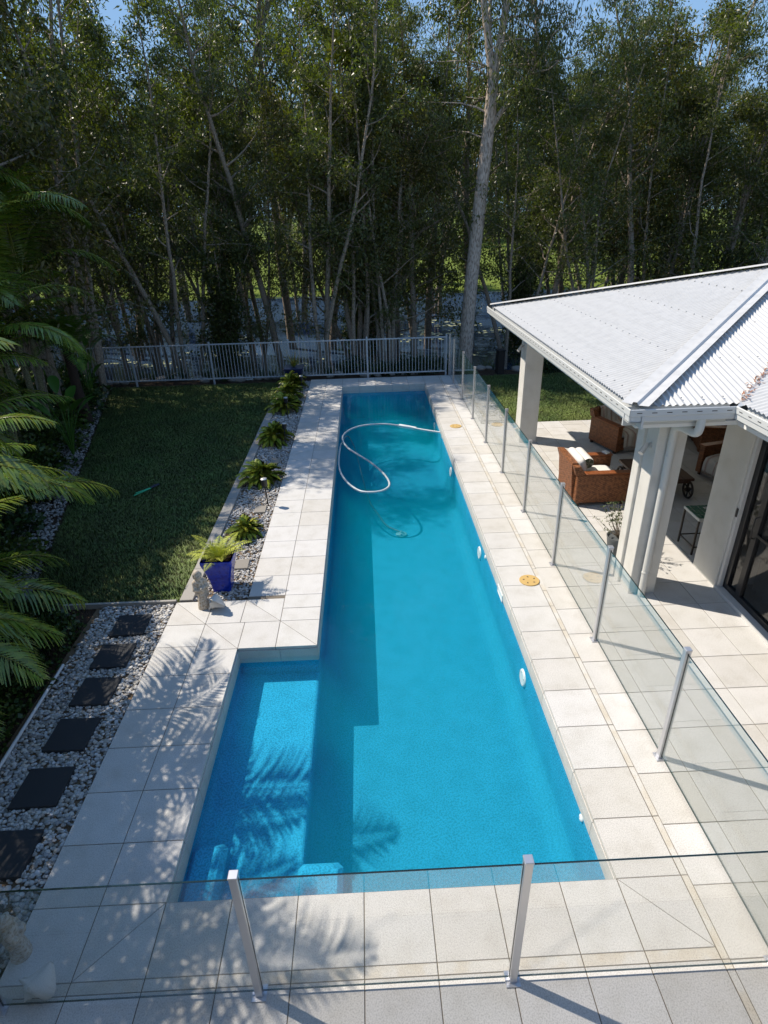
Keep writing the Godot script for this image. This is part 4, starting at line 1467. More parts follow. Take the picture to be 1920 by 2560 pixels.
func blade(m: MB, base: Vector3, dir: Vector3, side: Vector3, length: float, width: float, droop: float, segs := 3) -> void:
	# narrow leaf that bends down towards its tip
	var up := dir.cross(side).normalized()
	if up.y < 0: up = -up
	var prev_l := base
	var prev_r := base
	var p := base
	var d := dir
	for k in segs:
		var t := (k + 1.0) / segs
		d = (d + Vector3.DOWN * droop / segs).normalized()
		p += d * length / segs
		var w := width * (1.0 - t) * 0.9 if k > 0 else width
		if k == segs - 1: w = 0.0
		var l := p - side * w
		var r := p + side * w
		var nn := side.cross(d).normalized()
		if nn.y < 0: nn = -nn
		m.leaf4(prev_l, l, r, prev_r, nn)
		prev_l = l
		prev_r = r

func palm_frond(r: RandomNumberGenerator, length: float, arch: float, frond_tone: float, leaflet := 0.42) -> Array:
	# [leaflets, stalk]: the frond leaves the origin along +z, rising, and arches over
	var leaves := MB.new()
	leaves.tinted = true
	var pts: Array = []
	var rad: Array = []
	var p := Vector3.ZERO
	var pitch := 0.95
	var n := 26
	for k in n + 1:
		pts.append(p)
		rad.append(lerpf(0.017, 0.003, float(k) / n))
		var a := pitch - arch * pow(float(k) / n, 1.25)
		p += Vector3(0, sin(a), cos(a)) * length / n
	var stem := MB.new()
	stem.tinted = true
	stem.tint = Color(0.20, 0.21, 0.035)
	stem.tube(pts, rad, 6)
	var count := 40
	for k in count:
		var t := 0.16 + 0.84 * k / (count - 1.0)
		var i := mini(int(t * n), n - 1)
		var at: Vector3 = pts[i].lerp(pts[i + 1], t * n - i)
		var fwd: Vector3 = (pts[i + 1] - pts[i]).normalized()
		var size := leaflet * pow(sin(PI * clampf(t * 0.86 + 0.12, 0.0, 1.0)), 0.55) * r.randf_range(0.9, 1.08)
		for s in [-1.0, 1.0]:
			var out := Vector3(s, 0, 0)
			var up: Vector3 = fwd.cross(Vector3.LEFT).normalized()
			if up.y < 0 and absf(up.y) > 0.05: up = -up
			var dir := (out * 0.95 + fwd * lerpf(0.22, 0.85, t) + up * 0.34 + Vector3(r.randfn(0, 0.05), r.randfn(0, 0.05), r.randfn(0, 0.05))).normalized()
			var side: Vector3 = (fwd - dir * fwd.dot(dir)).normalized()
			var g := r.randf_range(0.75, 1.2) * frond_tone  # random leaflet tone, scaled by a fixed tone per frond
			var yellow := r.randf() * 0.5 + (0.6 if r.randf() < 0.06 else 0.0)
			leaves.tint = Color((0.11 + 0.13 * yellow) * g, (0.19 + 0.05 * yellow) * g, 0.028 * g)
			blade(leaves, at, dir, side, size, 0.0175 + 0.005 * r.randf(), 0.9 + 0.4 * t, 4)
	return [leaves.mesh(), stem.mesh()]

var frond_set: Array = []

func palm(called: String, label: String, crown: Vector3, stems: Array, fronds: int, size: float, seed_: int, group: String, aim := []) -> void:
	# clump of ringed canes with arching fronds at each top; crown is the mean top
	var r := RandomNumberGenerator.new()
	r.seed = seed_
	var o := thing(called, label, "palm", Vector3(crown.x, -0.06, crown.z), 0.0, group)
	for s in stems:
		var top := Vector3(s[0], crown.y + s[2], s[1]) - Vector3(0, -0.06, 0)
		var foot := Vector3(s[0] * 0.35, 0, s[1] * 0.35)
		var pts: Array = []
		var rad: Array = []
		var n := maxi(8, int(top.y / 0.09))
		for k in n + 1:
			var t := float(k) / n
			pts.append(foot.lerp(top, t) + Vector3(s[0], 0, s[1]) * 0.25 * sin(t * PI) * -0.4)
			rad.append(lerpf(0.055, 0.038, t) * (1.12 if k % 2 == 0 else 0.97) * size)
		var st := MB.new()
		st.tube(pts, rad, 9)
		part(o, "stem", st.mesh(), M.palm_stem)
		for f in fronds:
			var kind: Array = frond_set[r.randi_range(0, frond_set.size() - 1)]
			var yaw: float = TAU * (f + r.randf_range(-0.25, 0.25)) / fronds + s[0] * 3.0
			var tilt := r.randf_range(-0.55, 0.45) if f > 1 else r.randf_range(-0.9, -0.6)
			var b := Basis(Vector3.UP, yaw) * Basis(Vector3.RIGHT, tilt)
			var sc := size * r.randf_range(0.85, 1.12)
			var fr := part(o, "frond", kind[0], M.leaf_palm, Transform3D(b.scaled(Vector3.ONE * sc), top))
			part(fr, "stalk", kind[1], M.leaf_palm)
	for a in aim:
		# [yaw, tilt, scale, variant, stem]
		var s2: Array = stems[a[4]]
		var top2 := Vector3(s2[0], crown.y + s2[2] + 0.06, s2[1])
		var fr2 := part(o, "frond", frond_set[a[3]][0], M.leaf_palm, Transform3D((Basis(Vector3.UP, a[0]) * Basis(Vector3.RIGHT, a[1])).scaled(Vector3.ONE * a[2]), top2))
		part(fr2, "stalk", frond_set[a[3]][1], M.leaf_palm)

func palms() -> void:
	var r := RandomNumberGenerator.new()
	r.seed = 77
	for k in 6:
		frond_set.append(palm_frond(r, 1.85 + 0.1 * (k % 3), [1.6, 1.85, 1.4, 2.0, 1.7, 1.2][k], [1.0, 1.1, 0.9, 1.05, 0.85, 1.0][k], [0.60, 0.56, 0.62, 0.58, 0.60, 0.54][k]))
	var g := "golden cane palms along the garden's edge"
	# fronds that reach into the picture over the lawn and the stepping stones
	palm("cane_palm", "cane palm with arching yellow-green fronds over the lawn's near corner", Vector3(-7.3, 1.0, -4.4), [[0.0, 0.0, 0.0], [-0.5, 0.4, 0.4], [-0.35, -0.5, 0.6]], 9, 1.02, 11, g, [[1.75, 0.05, 1.05, 1, 0], [1.35, -0.2, 1.0, 0, 0], [2.2, 0.15, 1.0, 3, 0]])
	palm("cane_palm", "cane palm with broad arching fronds beside the middle of the lawn", Vector3(-8.6, 1.4, -6.3), [[0.0, 0.0, 0.0], [-0.4, 0.5, 0.5], [-0.5, -0.4, 0.3]], 9, 1.1, 12, g, [[1.2, 0.1, 1.0, 4, 0], [2.0, 0.0, 1.0, 1, 0]])
	palm("cane_palm", "cane palm filling the gap between the lawn palms and the tree fern", Vector3(-9.2, 1.3, -8.0), [[0.0, 0.0, 0.0], [-0.4, 0.3, 0.6]], 9, 1.1, 22, g)
	palm("cane_palm", "cane palm with dark fronds right in front of the tree fern", Vector3(-9.6, 2.1, -10.2), [[0.0, 0.0, 0.0], [-0.3, 0.4, 0.7]], 9, 1.15, 23, g)
	palm("cane_palm", "low cane palm with dark fronds above the nearest stepping stones", Vector3(-7.0, 0.5, -2.8), [[0.0, 0.0, 0.0], [-0.5, 0.2, 0.4]], 9, 1.0, 13, g, [[1.7, 0.25, 1.0, 2, 0], [2.3, 0.1, 1.0, 4, 0], [1.2, 0.1, 1.05, 1, 0]])
	palm("cane_palm", "tall cane palm rising beside the far half of the lawn", Vector3(-8.9, 2.4, -8.5), [[0.0, 0.0, 0.0], [-0.4, 0.6, -0.4], [0.2, -0.5, 0.6]], 9, 1.25, 14, g, [[1.5, 0.1, 1.2, 1, 0]])
	palm("cane_palm", "tallest dark cane palm in front of the paperbarks at the lawn's far corner", Vector3(-9.7, 4.3, -11.4), [[0.0, 0.0, 0.0], [-0.5, 0.5, 0.6], [0.2, -0.6, -0.9]], 10, 1.35, 15, g)
	palm("cane_palm", "cane palm behind the white pipe whose fronds shade the paving", Vector3(-6.5, 0.7, -1.75), [[0.0, 0.0, 0.0], [-0.5, 0.2, 0.9]], 9, 1.0, 16, g, [[1.9, 0.2, 0.95, 0, 0], [1.5, 0.1, 0.95, 1, 0], [1.1, 0.25, 0.9, 4, 0]])
	# neighbours outside the frame that throw the frond shadows on paving and pool ledge
	palm("cane_palm", "cane palm at the house end of the bed, shading the front terrace", Vector3(-6.25, 2.1, -0.1), [[0.0, 0.0, 0.0], [-0.3, 0.7, -0.5], [-0.1, -0.6, 0.6]], 9, 1.1, 17, g)
	palm("cane_palm", "cane palm shading the shallow pool ledge", Vector3(-6.25, 2.6, -2.1), [[-0.2, 0.0, -0.7], [-0.5, 0.6, 0.4], [-0.4, -0.5, 0.0]], 9, 1.1, 18, g)
	palm("cane_palm", "tall cane palm standing behind the others near the lawn", Vector3(-10.0, 4.2, -8.0), [[0.0, 0.0, 0.0], [-0.6, 0.5, 0.6], [0.3, -0.7, 0.9]], 9, 1.3, 19, g)
	palm("cane_palm", "tall cane palm standing behind the others by the middle bed", Vector3(-10.6, 5.0, -9.4), [[0.0, 0.0, 0.0], [-0.6, 0.5, 0.6], [0.3, -0.7, 0.9]], 9, 1.35, 20, g)
	palm("cane_palm", "cane palm at the terrace corner by the conch shell", Vector3(-6.0, 2.0, 1.1), [[0.0, 0.0, 0.0], [-0.4, 0.4, 0.8]], 8, 1.1, 21, g)

func fern_frond(r: RandomNumberGenerator, length: float, arch: float, hue: Color) -> ArrayMesh:
	# feathered frond along +z with toothed leaflets
	var m := MB.new()
	m.tinted = true
	var n := 16
	var pts: Array = []
	var p := Vector3.ZERO
	for k in n + 1:
		pts.append(p)
		var a := 1.05 - arch * pow(float(k) / n, 1.1)
		p += Vector3(0, sin(a), cos(a)) * length / n
	m.tint = hue * 0.8
	m.tube(pts, [length * 0.009, length * 0.008, length * 0.006, length * 0.004, length * 0.002], 4)
	for k in range(2, n + 1):
		for h in 2:
			var t := (k - h * 0.5) / float(n)
			var at: Vector3 = pts[k].lerp(pts[k - 1], h * 0.5)
			var fwd: Vector3 = (pts[k] - pts[k - 1]).normalized()
			var size := length * 0.30 * sin(PI * pow(t, 0.75)) + length * 0.02
			for s in [-1.0, 1.0]:
				var g := r.randf_range(0.8, 1.2)
				m.tint = Color(hue.r * g, hue.g * g, hue.b * g)
				var dir := (Vector3(s, 0, 0) + fwd * 0.35 + Vector3.UP * 0.12 + Vector3(0, r.randfn(0, 0.06), r.randfn(0, 0.06))).normalized()
				blade(m, at, dir, fwd, size, length * 0.0125, 0.45, 3)
	return m.mesh()

func rosette(called: String, label: String, category: String, at: Vector3, frond_shapes: Array, material: Material, count: int, size: float, seed_: int, low := -0.7, high := 0.6, group := "") -> Node3D:
	var r := RandomNumberGenerator.new()
	r.seed = seed_
	var o := thing(called, label, category, at, 0.0, group)
	for k in count:
		var b := Basis(Vector3.UP, TAU * (k * 0.382 + r.randf_range(-0.03, 0.03))) * Basis(Vector3.RIGHT, lerpf(low, high, (k + 0.5) / count) + r.randfn(0, 0.08))
		part(o, "frond", frond_shapes[k % frond_shapes.size()], material, Transform3D(b.scaled(Vector3.ONE * size * r.randf_range(0.8, 1.15)), Vector3(r.randfn(0, 0.012), 0, r.randfn(0, 0.012))))
	return o

func lobed_leaf(r: RandomNumberGenerator, hue: Color) -> ArrayMesh:
	# stalk and deeply lobed blade of a split-leaf philodendron
	var m := MB.new()
	m.tinted = true
	m.tint = hue * 0.9
	var pts: Array = []
	for k in 6:
		var t := k / 5.0
		pts.append(Vector3(0, 0.25 * sin(t * 1.25), 0.15 * t * t + 0.05 * t))
	m.tube(pts, [0.007, 0.005, 0.004], 5, false)
	var base: Vector3 = pts[-1]
	var dir := Vector3(0, 0.25, 1).normalized()
	for k in 7:
		var t := k / 6.0
		var at := base + dir * 0.17 * t - Vector3.UP * 0.09 * t * t
		for s in [-1.0, 1.0]:
			var g := r.randf_range(0.85, 1.15)
			m.tint = Color(hue.r * g, hue.g * g, hue.b * g)
			var d := (Vector3(s, 0.1, lerpf(-0.35, 0.9, t))).normalized()
			var len := lerpf(0.085, 0.04, absf(t - 0.25)) 
			var w: Vector3 = (dir - d * dir.dot(d)).normalized() * 0.0165
			blade(m, at, d, w.normalized(), len, 0.026, 0.7, 2)
	m.leaf4(base, base + Vector3(0.03, 0.0, 0.08), base + dir * 0.2 - Vector3.UP * 0.09, base + Vector3(-0.03, 0.0, 0.08), Vector3(0, 1, -0.2).normalized())
	return m.mesh()

func leafy_mass(r: RandomNumberGenerator, size: Vector3, count: int, leaf: float, hue: Color, wide := 0.36) -> ArrayMesh:
	# leaves all through an uneven mound standing on y = 0
	var m := MB.new()
	m.tinted = true
	var f := FastNoiseLite.new()
	f.seed = r.randi()
	f.frequency = 0.8
	for k in count:
		var d := Vector3(r.randfn(0, 1), absf(r.randfn(0, 1)), r.randfn(0, 1)).normalized()
		var rad := pow(r.randf(), 0.3) * (0.78 + 0.5 * f.get_noise_3dv(d * 1.6))
		var p := Vector3(d.x * size.x, d.y * size.y, d.z * size.z) * rad
		var ax := (d + Vector3(r.randfn(0, 0.7), r.randfn(0, 0.7) - 0.2, r.randfn(0, 0.7))).normalized()
		var w := ax.cross(Vector3(r.randfn(0, 1), r.randfn(0, 1), r.randfn(0, 1))).normalized()
		var l := leaf * r.randf_range(0.6, 1.2)
		var nn := ax.cross(w).normalized()
		if nn.dot(d) < 0: nn = -nn
		var g := r.randf_range(0.6, 1.25)
		m.tint = Color(hue.r * g * r.randf_range(0.85, 1.2), hue.g * g, hue.b * g)
		m.leaf4(p, p + ax * l * 0.5 + w * l * wide, p + ax * l, p + ax * l * 0.5 - w * l * wide, nn)
	return m.mesh()

func bed_plants() -> void:
	var r := RandomNumberGenerator.new()
	r.seed = 5
	# fern in the blue pot
	var ferns := [fern_frond(r, 0.52, 1.15, Color(0.38, 0.42, 0.06)), fern_frond(r, 0.46, 1.5, Color(0.33, 0.38, 0.06)), fern_frond(r, 0.5, 0.95, Color(0.42, 0.44, 0.07))]
	rosette("potted_fern", "bright yellow-green fern growing out of the blue pot", "fern", Vector3(-3.875, 0.42, -4.30), ferns, M.leaf_fern, 16, 0.95, 8, -0.5, 0.55)
	# philodendrons along the strip
	var leaves: Array = []
	for k in 4: leaves.append(lobed_leaf(r, Color(0.235 + 0.03 * k, 0.30 + 0.012 * k, 0.036)))
	var spots := [[-3.83, -5.85, 0.80, "rounded split-leaf philodendron nearest the blue pot"], [-3.88, -7.95, 1.15, "split-leaf philodendron between the two nearer spike lights"], [-3.92, -10.2, 1.2, "split-leaf philodendron beside the looping pool hose"], [-3.95, -12.6, 1.25, "dark philodendron in shade beside the pool's far half"], [-3.95, -13.7, 1.25, "dark philodendron in shade, second from the lake fence"], [-3.95, -14.85, 1.3, "dark philodendron in shade next to the lake fence"]]
	for s in spots.size():
		var q: Array = spots[s]
		var o := thing("philodendron", q[3], "shrub", Vector3(q[0], -0.05, q[1]), 0.0, "philodendrons along the pebble strip")
		for k in 100:
			var b := Basis(Vector3.UP, TAU * k * 0.382) * Basis(Vector3.RIGHT, lerpf(-0.95, 0.45, (k + 0.5) / 100.0) + r.randfn(0, 0.1))
			part(o, "leaf", leaves[k % 4], M.leaf_shrub, Transform3D(b.scaled(Vector3.ONE * q[2] * r.randf_range(0.62, 1.0)), Vector3(r.randfn(0, 0.03), 0, r.randfn(0, 0.03))))
	# pot with bromeliad by the lake fence
	var fp := thing("dark_planter", "dark blue square planter by the lake fence", "plant pot", Vector3(-3.95, -0.05, -15.45))
	var pm := MB.new()
	pm.loft([[Vector3(-0.2, 0, -0.2), Vector3(0.2, 0, -0.2), Vector3(0.2, 0, 0.2), Vector3(-0.2, 0, 0.2)], [Vector3(-0.27, 0.5, -0.27), Vector3(0.27, 0.5, -0.27), Vector3(0.27, 0.5, 0.27), Vector3(-0.27, 0.5, 0.27)]])
	part(fp, "body", pm.mesh(), M.navy_pot)
	part(fp, "rim", MB_box(Vector3(-0.29, 0.501, -0.29), Vector3(0.29, 0.54, 0.29), 0.01), M.navy_pot)
	var strap := MB.new()
	strap.tinted = true
	for k in 26:
		var a := k * 2.4
		var g := r.randf_range(0.8, 1.2)
		strap.tint = Color(0.26 * g, 0.2 * g, 0.05 * g) if k > 17 else Color(0.2 * g, 0.24 * g, 0.03 * g)
		var tilt := 0.35 + 0.8 * (1.0 - k / 26.0)
		var d := Vector3(cos(a) * tilt, 1, sin(a) * tilt).normalized()
		blade(strap, Vector3(0, 0.0, 0), d, d.cross(Vector3.UP).normalized(), 0.35 + 0.35 * k / 26.0, 0.022, 0.35, 4)
	single("bromeliad", strap.mesh(), M.leaf_fern, "bromeliad with upright orange and lime leaves in the dark planter", "plant", Transform3D(Basis.IDENTITY, Vector3(-3.95, 0.47, -15.45)))
	# low planting under the palms
	var mass: Array = []
	for k in 5: mass.append(leafy_mass(r, Vector3(0.75, 0.7, 0.75), 1500, 0.085, Color(0.036 + 0.008 * k, 0.07 + 0.01 * k, 0.016)))
	var where := [[-5.95, -3.2, 0.8], [-5.9, -2.45, 0.8], [-5.92, -1.7, 0.8], [-5.9, -0.95, 0.8], [-5.95, -0.2, 0.8], [-5.95, 0.6, 0.8], [-6.2, -3.7, 0.7], [-6.9, -3.5, 1.2], [-7.0, -2.2, 1.2], [-7.4, -5.2, 1.0], [-8.0, -6.2, 1.1], [-8.3, -7.6, 1.2], [-8.8, -9.0, 1.3], [-9.2, -10.4, 1.4], [-9.6, -11.8, 1.5], [-9.9, -13.2, 1.6], [-10.4, -14.6, 1.6], [-11.2, -12.4, 1.9], [-10.2, -9.4, 1.8], [-9.3, -5.6, 1.6], [-8.2, -3.6, 1.5], [-8.0, -1.6, 1.6], [-7.6, 0.4, 1.5], [-10.9, -15.6, 1.5], [-12.2, -14.2, 2.2]]
	for k in where.size():
		var q: Array = where[k]
		single("shrub", mass[k % 5], M.leaf_shrub, "dense dark small-leaved shrub under the palms beside the lawn", "shrub", Transform3D(Basis(Vector3.UP, k * 1.7).scaled(Vector3(q[2], q[2] * r.randf_range(0.7, 1.05), q[2])), Vector3(q[0], -0.08, q[1])), "shrubs under the palms")
	# tree fern and broad-leaved plants at the lawn's far corner
	var big := [fern_frond(r, 1.5, 1.5, Color(0.09, 0.18, 0.02)), fern_frond(r, 1.35, 1.8, Color(0.08, 0.165, 0.02)), fern_frond(r, 1.6, 1.3, Color(0.10, 0.19, 0.025))]
	var tf := rosette("tree_fern", "bright green tree fern with feathery fronds at the lawn's far corner", "tree fern", Vector3(-9.0, 1.85, -12.2), big, M.leaf_fern, 18, 1.0, 21, -0.5, 0.55)
	var trunk := MB.new()
	trunk.tube([Vector3(0.05, -1.95, 0), Vector3(0.0, -1.0, 0.03), Vector3(0, 0.02, 0)], [0.15, 0.12, 0.11], 10)
	part(tf, "trunk", trunk.mesh(), M.fibre_trunk)
	for q in [[Vector3(-8.35, -0.06, -9.9), 1.0, "broad-leaved strelitzia plant with upright paddle leaves beside the lawn"], [Vector3(-9.5, -0.06, -13.9), 1.1, "broad-leaved plant with dark paddle leaves by the lake fence's end"]]:
		var o := thing("paddle_leaf_plant", q[2], "plant", q[0])
		for k in 9:
			var m := MB.new()
			m.tinted = true
			var g := r.randf_range(0.8, 1.2)
			m.tint = Color(0.055 * g, 0.135 * g, 0.02)
			var a := k * 2.4
			var out := Vector3(cos(a), 0, sin(a))
			var h: float = r.randf_range(0.7, 1.5) * q[1]
			var top: Vector3 = out * 0.3 + Vector3.UP * h
			m.tube([Vector3.ZERO, out * 0.12 + Vector3.UP * h * 0.6, top], [0.018, 0.013, 0.009], 6, false)
			var rows: Array = []
			var side := out.cross(Vector3.UP)
			for i in 9:
				var t := i / 8.0
				var w := 0.115 * pow(sin(PI * clampf(t * 0.93 + 0.05, 0, 1)), 0.7)
				var c := top + (out * 0.5 + Vector3.UP * 0.55).normalized() * 0.62 * t + Vector3.DOWN * 0.16 * t * t
				rows.append([c - side * w + Vector3.UP * w * 0.3, c, c + side * w + Vector3.UP * w * 0.3])
			m.grid(rows)
			part(o, "leaf", m.mesh(), M.leaf_shrub)

# ------------------------------------------------------------------ trees

func grow_tree(seed_: int, kind: Dictionary) -> Array:
	# [wood mesh, leaf mesh] of one tree standing on y = 0
	var r := RandomNumberGenerator.new()
	r.seed = seed_
	var wood := MB.new()
	var crown := MB.new()
	crown.tinted = true
	var tips: Array = []
	var H: float = kind.height
	for s in int(kind.stems):
		var lean := Vector3(r.randfn(0, 1), 0, r.randfn(0, 1)).normalized() * r.randf_range(0.02, kind.lean)
		var pts: Array = []
		var rad: Array = []
		var n := 14
		var h: float = H * r.randf_range(0.82, 1.0)
		var p := Vector3(r.randfn(0, 0.16), -0.25, r.randfn(0, 0.16)) if kind.stems > 1 else Vector3(0, -0.25, 0)
		var d := (Vector3.UP + lean).normalized()
		for k in n + 1:
			pts.append(p)
			rad.append(maxf(0.014, kind.girth * pow(1.0 - k / (n + 1.5), 0.85) * (1.35 if k == 0 else 1.0) * (1.0 if s == 0 else 0.75)))
			d = (d + Vector3(r.randfn(0, 0.055), 0.02, r.randfn(0, 0.055))).normalized()
			p += d * h / n
		wood.tube(pts, rad, 9, false)
		var from: float = kind.clear
		var limbs := int(kind.limbs)
		for l in limbs:
			var t := lerpf(from, 0.99, (l + r.randf()) / limbs)
			var i := mini(int(t * n), n - 1)
			var at: Vector3 = pts[i].lerp(pts[i + 1], t * n - i)
			var a := r.randf() * TAU
			var reach: float = kind.spread * (1.0 - 0.62 * (t - from) / (1.0 - from)) * r.randf_range(0.55, 1.1)
			var dir := Vector3(cos(a), r.randf_range(kind.rise - 0.25, kind.rise + 0.35), sin(a)).normalized()
			var lp: Array = [at]
			var lr: Array = [maxf(rad[i] * 0.5, 0.012)]
			var q := at
			for k in 5:
				dir = (dir + Vector3(r.randfn(0, 0.16), r.randfn(0.02, 0.14), r.randfn(0, 0.16))).normalized()
				q += dir * reach / 5
				lp.append(q)
				lr.append(lr[0] * (1.0 - (k + 1) / 5.6))
				if k >= 1:
					for tw in int(kind.twigs):
						var td := (dir * 0.5 + Vector3(r.randfn(0, 0.8), r.randfn(0.1, 0.5), r.randfn(0, 0.8))).normalized()
						var tp := q + td * reach * r.randf_range(0.12, 0.34)
						tips.append([tp, td])
						if r.randf() < 0.5: wood.tube([q, q.lerp(tp, 0.5) + Vector3.DOWN * 0.02, tp], [0.009, 0.006, 0.003], 3, false)
			wood.tube(lp, lr, 5, false)
	var hue: Color = kind.hue
	for t in tips:
		var c: Vector3 = t[0]
		var tone := r.randf_range(0.7, 1.3)
		var brown: float = r.randf() * kind.brown
		for k in int(kind.leaves):
			var o: Vector3 = Vector3(r.randfn(0, 1), r.randfn(0, 0.8), r.randfn(0, 1)) * kind.clump
			var p: Vector3 = c + o
			var ax := (Vector3(r.randfn(0, 0.7), -kind.hang + r.randfn(0, 0.5), r.randfn(0, 0.7))).normalized()
			var w := ax.cross(Vector3(r.randfn(0, 1), r.randfn(0, 1), r.randfn(0, 1))).normalized()
			var l: float = kind.leaf * r.randf_range(0.65, 1.25)
			var nn := ax.cross(w)
			if nn.y < 0: nn = -nn
			var g := tone * r.randf_range(0.75, 1.25)
			crown.tint = Color(hue.r * g * (1.0 + brown), hue.g * g * (1.0 + 0.1 * brown), hue.b * g)
			crown.leaf4(p, p + ax * l * 0.45 + w * l * kind.wide, p + ax * l, p + ax * l * 0.45 - w * l * kind.wide, nn)
	return [wood.mesh(), crown.mesh()]

func tree(called: String, label: String, shape: Array, where: Transform3D, group: String, bark := "bark") -> Node3D:
	var o := thing(called, label, "tree", Vector3.ZERO, 0.0, group)
	o.transform = where
	part(o, "trunk", shape[0], M[bark])
	part(o, "crown", shape[1], M.leaf_tree)
	return o

func forest() -> void:
	var paper := {"height": 13.0, "stems": 3, "lean": 0.15, "girth": 0.105, "clear": 0.34, "limbs": 15, "spread": 2.0, "rise": 0.55, "twigs": 3, "leaves": 25, "clump": 0.15, "leaf": 0.125, "wide": 0.17, "hang": 0.6, "hue": Color(0.115, 0.136, 0.050), "brown": 0.15}
	var bushy: Dictionary = paper.duplicate()
	bushy.merge({"height": 11.0, "stems": 4, "clear": 0.18, "limbs": 14, "spread": 2.1, "girth": 0.10, "hue": Color(0.114, 0.128, 0.042)}, true)
	var gumlike: Dictionary = paper.duplicate()
	gumlike.merge({"height": 16.0, "stems": 1, "clear": 0.42, "limbs": 30, "spread": 2.9, "girth": 0.17, "twigs": 4, "leaf": 0.14, "wide": 0.14, "hang": 1.1, "lean": 0.12, "hue": Color(0.118, 0.140, 0.060), "clump": 0.17, "leaves": 22}, true)
	var dense: Dictionary = paper.duplicate()
	dense.merge({"height": 10.5, "stems": 2, "clear": 0.22, "limbs": 24, "spread": 2.4, "twigs": 4, "leaves": 28, "clump": 0.18, "hue": Color(0.128, 0.128, 0.045), "brown": 0.25, "rise": 0.35}, true)
	var young: Dictionary = paper.duplicate()
	young.merge({"height": 4.6, "stems": 3, "clear": 0.15, "limbs": 12, "spread": 1.0, "girth": 0.04, "leaves": 13, "clump": 0.15, "hue": Color(0.075, 0.095, 0.028)}, true)
	var shapes := {
		"paper": [grow_tree(1, paper), grow_tree(2, paper), grow_tree(3, paper)], "bushy": [grow_tree(4, bushy), grow_tree(5, bushy)], "gumlike": [grow_tree(6, gumlike), grow_tree(7, gumlike), grow_tree(8, gumlike)],
		"dense": [grow_tree(9, dense), grow_tree(10, dense)], "young": [grow_tree(11, young), grow_tree(12, young)]}
	var called := {"paper": "paperbark_tree", "bushy": "bushy_tree", "gumlike": "slender_gum_tree", "dense": "dense_tree", "young": "young_tree"}
	var label := {
		"paper": "slender multi-stemmed paperbark tree with pale trunks", "bushy": "bushy paperbark tree with low branches", "gumlike": "tall slender gum tree with hanging leaves",
		"dense": "dense olive-green tree with a full dark crown", "young": "young leafy sapling"}
	var put := func(kind: String, x: float, z: float, size: float, turn: float) -> void:
		var spot := "on the far bank of the lake" if z < -40.0 else "standing far out in the lake" if z < -25.0 else "standing in the lake shallows" if z < -19.5 else "on the bank just behind the metal fence" if z < -16.6 else "behind the palms beside the lawn"
		var list: Array = shapes[kind]
		var t := Transform3D(Basis(Vector3.UP, turn).scaled(Vector3(size, size * rng.randf_range(0.93, 1.08), size)), Vector3(x, land(x, z), z))
		tree(called[kind], label[kind] + " " + spot, list[rng.randi_range(0, list.size() - 1)], t, called[kind].replace("_", " ") + "s " + spot)
	# along the bank just beyond the fence
	var x := -15.0
	while x < 18.0:
		var kind: String = ["paper", "bushy", "bushy", "gumlike", "paper"][rng.randi_range(0, 4)]
		var zz := rng.randf_range(-19.3, -17.2)
		if not (x > 0.7 and x < 3.2): put.call(kind, x, zz, rng.randf_range(0.82, 1.0) * (0.82 if kind == "gumlike" else 1.0), rng.randf() * TAU)
		x += rng.randf_range(0.85, 1.5)
	# standing in the shallows
	x = -19.0
	while x < 24.0:
		var kind: String = ["paper", "gumlike", "bushy", "paper", "dense"][rng.randi_range(0, 4)]
		put.call(kind, x, rng.randf_range(-24.5, -20.5), rng.randf_range(0.9, 1.25), rng.randf() * TAU)
		x += rng.randf_range(1.25, 2.2)
	x = -26.0
	while x < 32.0:
		var kind: String = ["paper", "bushy", "gumlike", "bushy"][rng.randi_range(0, 3)]
		put.call(kind, x, rng.randf_range(-33.0, -26.0), rng.randf_range(1.0, 1.3), rng.randf() * TAU)
		x += rng.randf_range(2.8, 4.6)
	# saplings between the trunks
	for k in 9: put.call("young", rng.randf_range(-13, 12), rng.randf_range(-22.5, -17.6), rng.randf_range(0.7, 1.2), rng.randf() * TAU)
	# scrub along the far bank of the lake
	for k in 30: put.call("young" if k % 3 else "bushy", -36.0 + k * 2.5 + rng.randf_range(-1, 1), rng.randf_range(-47.0, -42.0), rng.randf_range(0.8, 1.4) * (1.0 if k % 3 else 0.75), rng.randf() * TAU)
	# the full dark tree in the middle
	put.call("dense", -2.0, -18.3, 1.0, 0.4)
	put.call("dense", -0.6, -20.4, 1.05, 2.1)
	# left of the lawn: the trees whose shade lies over lawn and far pool
	for q in [[-11.6, -15.2, 1.05, "paper"], [-10.3, -13.9, 0.95, "gumlike"], [-11.3, -12.4, 1.0, "bushy"], [-9.95, -12.7, 1.25, "dense"], [-9.75, -15.2, 1.1, "paper"], [-13.2, -13.4, 1.05, "bushy"], [-14.6, -16.4, 1.15, "gumlike"], [-13.6, -11.6, 1.05, "dense"], [-16.8, -13.5, 1.1, "gumlike"], [-15.8, -10.6, 1.0, "paper"]]:
		put.call(q[3], q[0], q[1], q[2], rng.randf() * TAU)
	# far shore
	for k in 84:
		var fx := -94.0 + (k % 42) * 4.5 + rng.randf_range(-1.5, 1.5)
		var fz := rng.randf_range(-128.0, -112.0) if k < 42 else rng.randf_range(-108.0, -92.0)
		var list: Array = shapes[["dense", "bushy", "paper"][k % 3]]
		tree("far_tree", "distant dark tree standing beyond the bright green field", list[k % 2], Transform3D(Basis(Vector3.UP, k * 1.3).scaled(Vector3(2.9, 2.0, 2.9) * rng.randf_range(0.8, 1.15)), Vector3(fx, land(fx, fz), fz)), "trees beyond the far field")
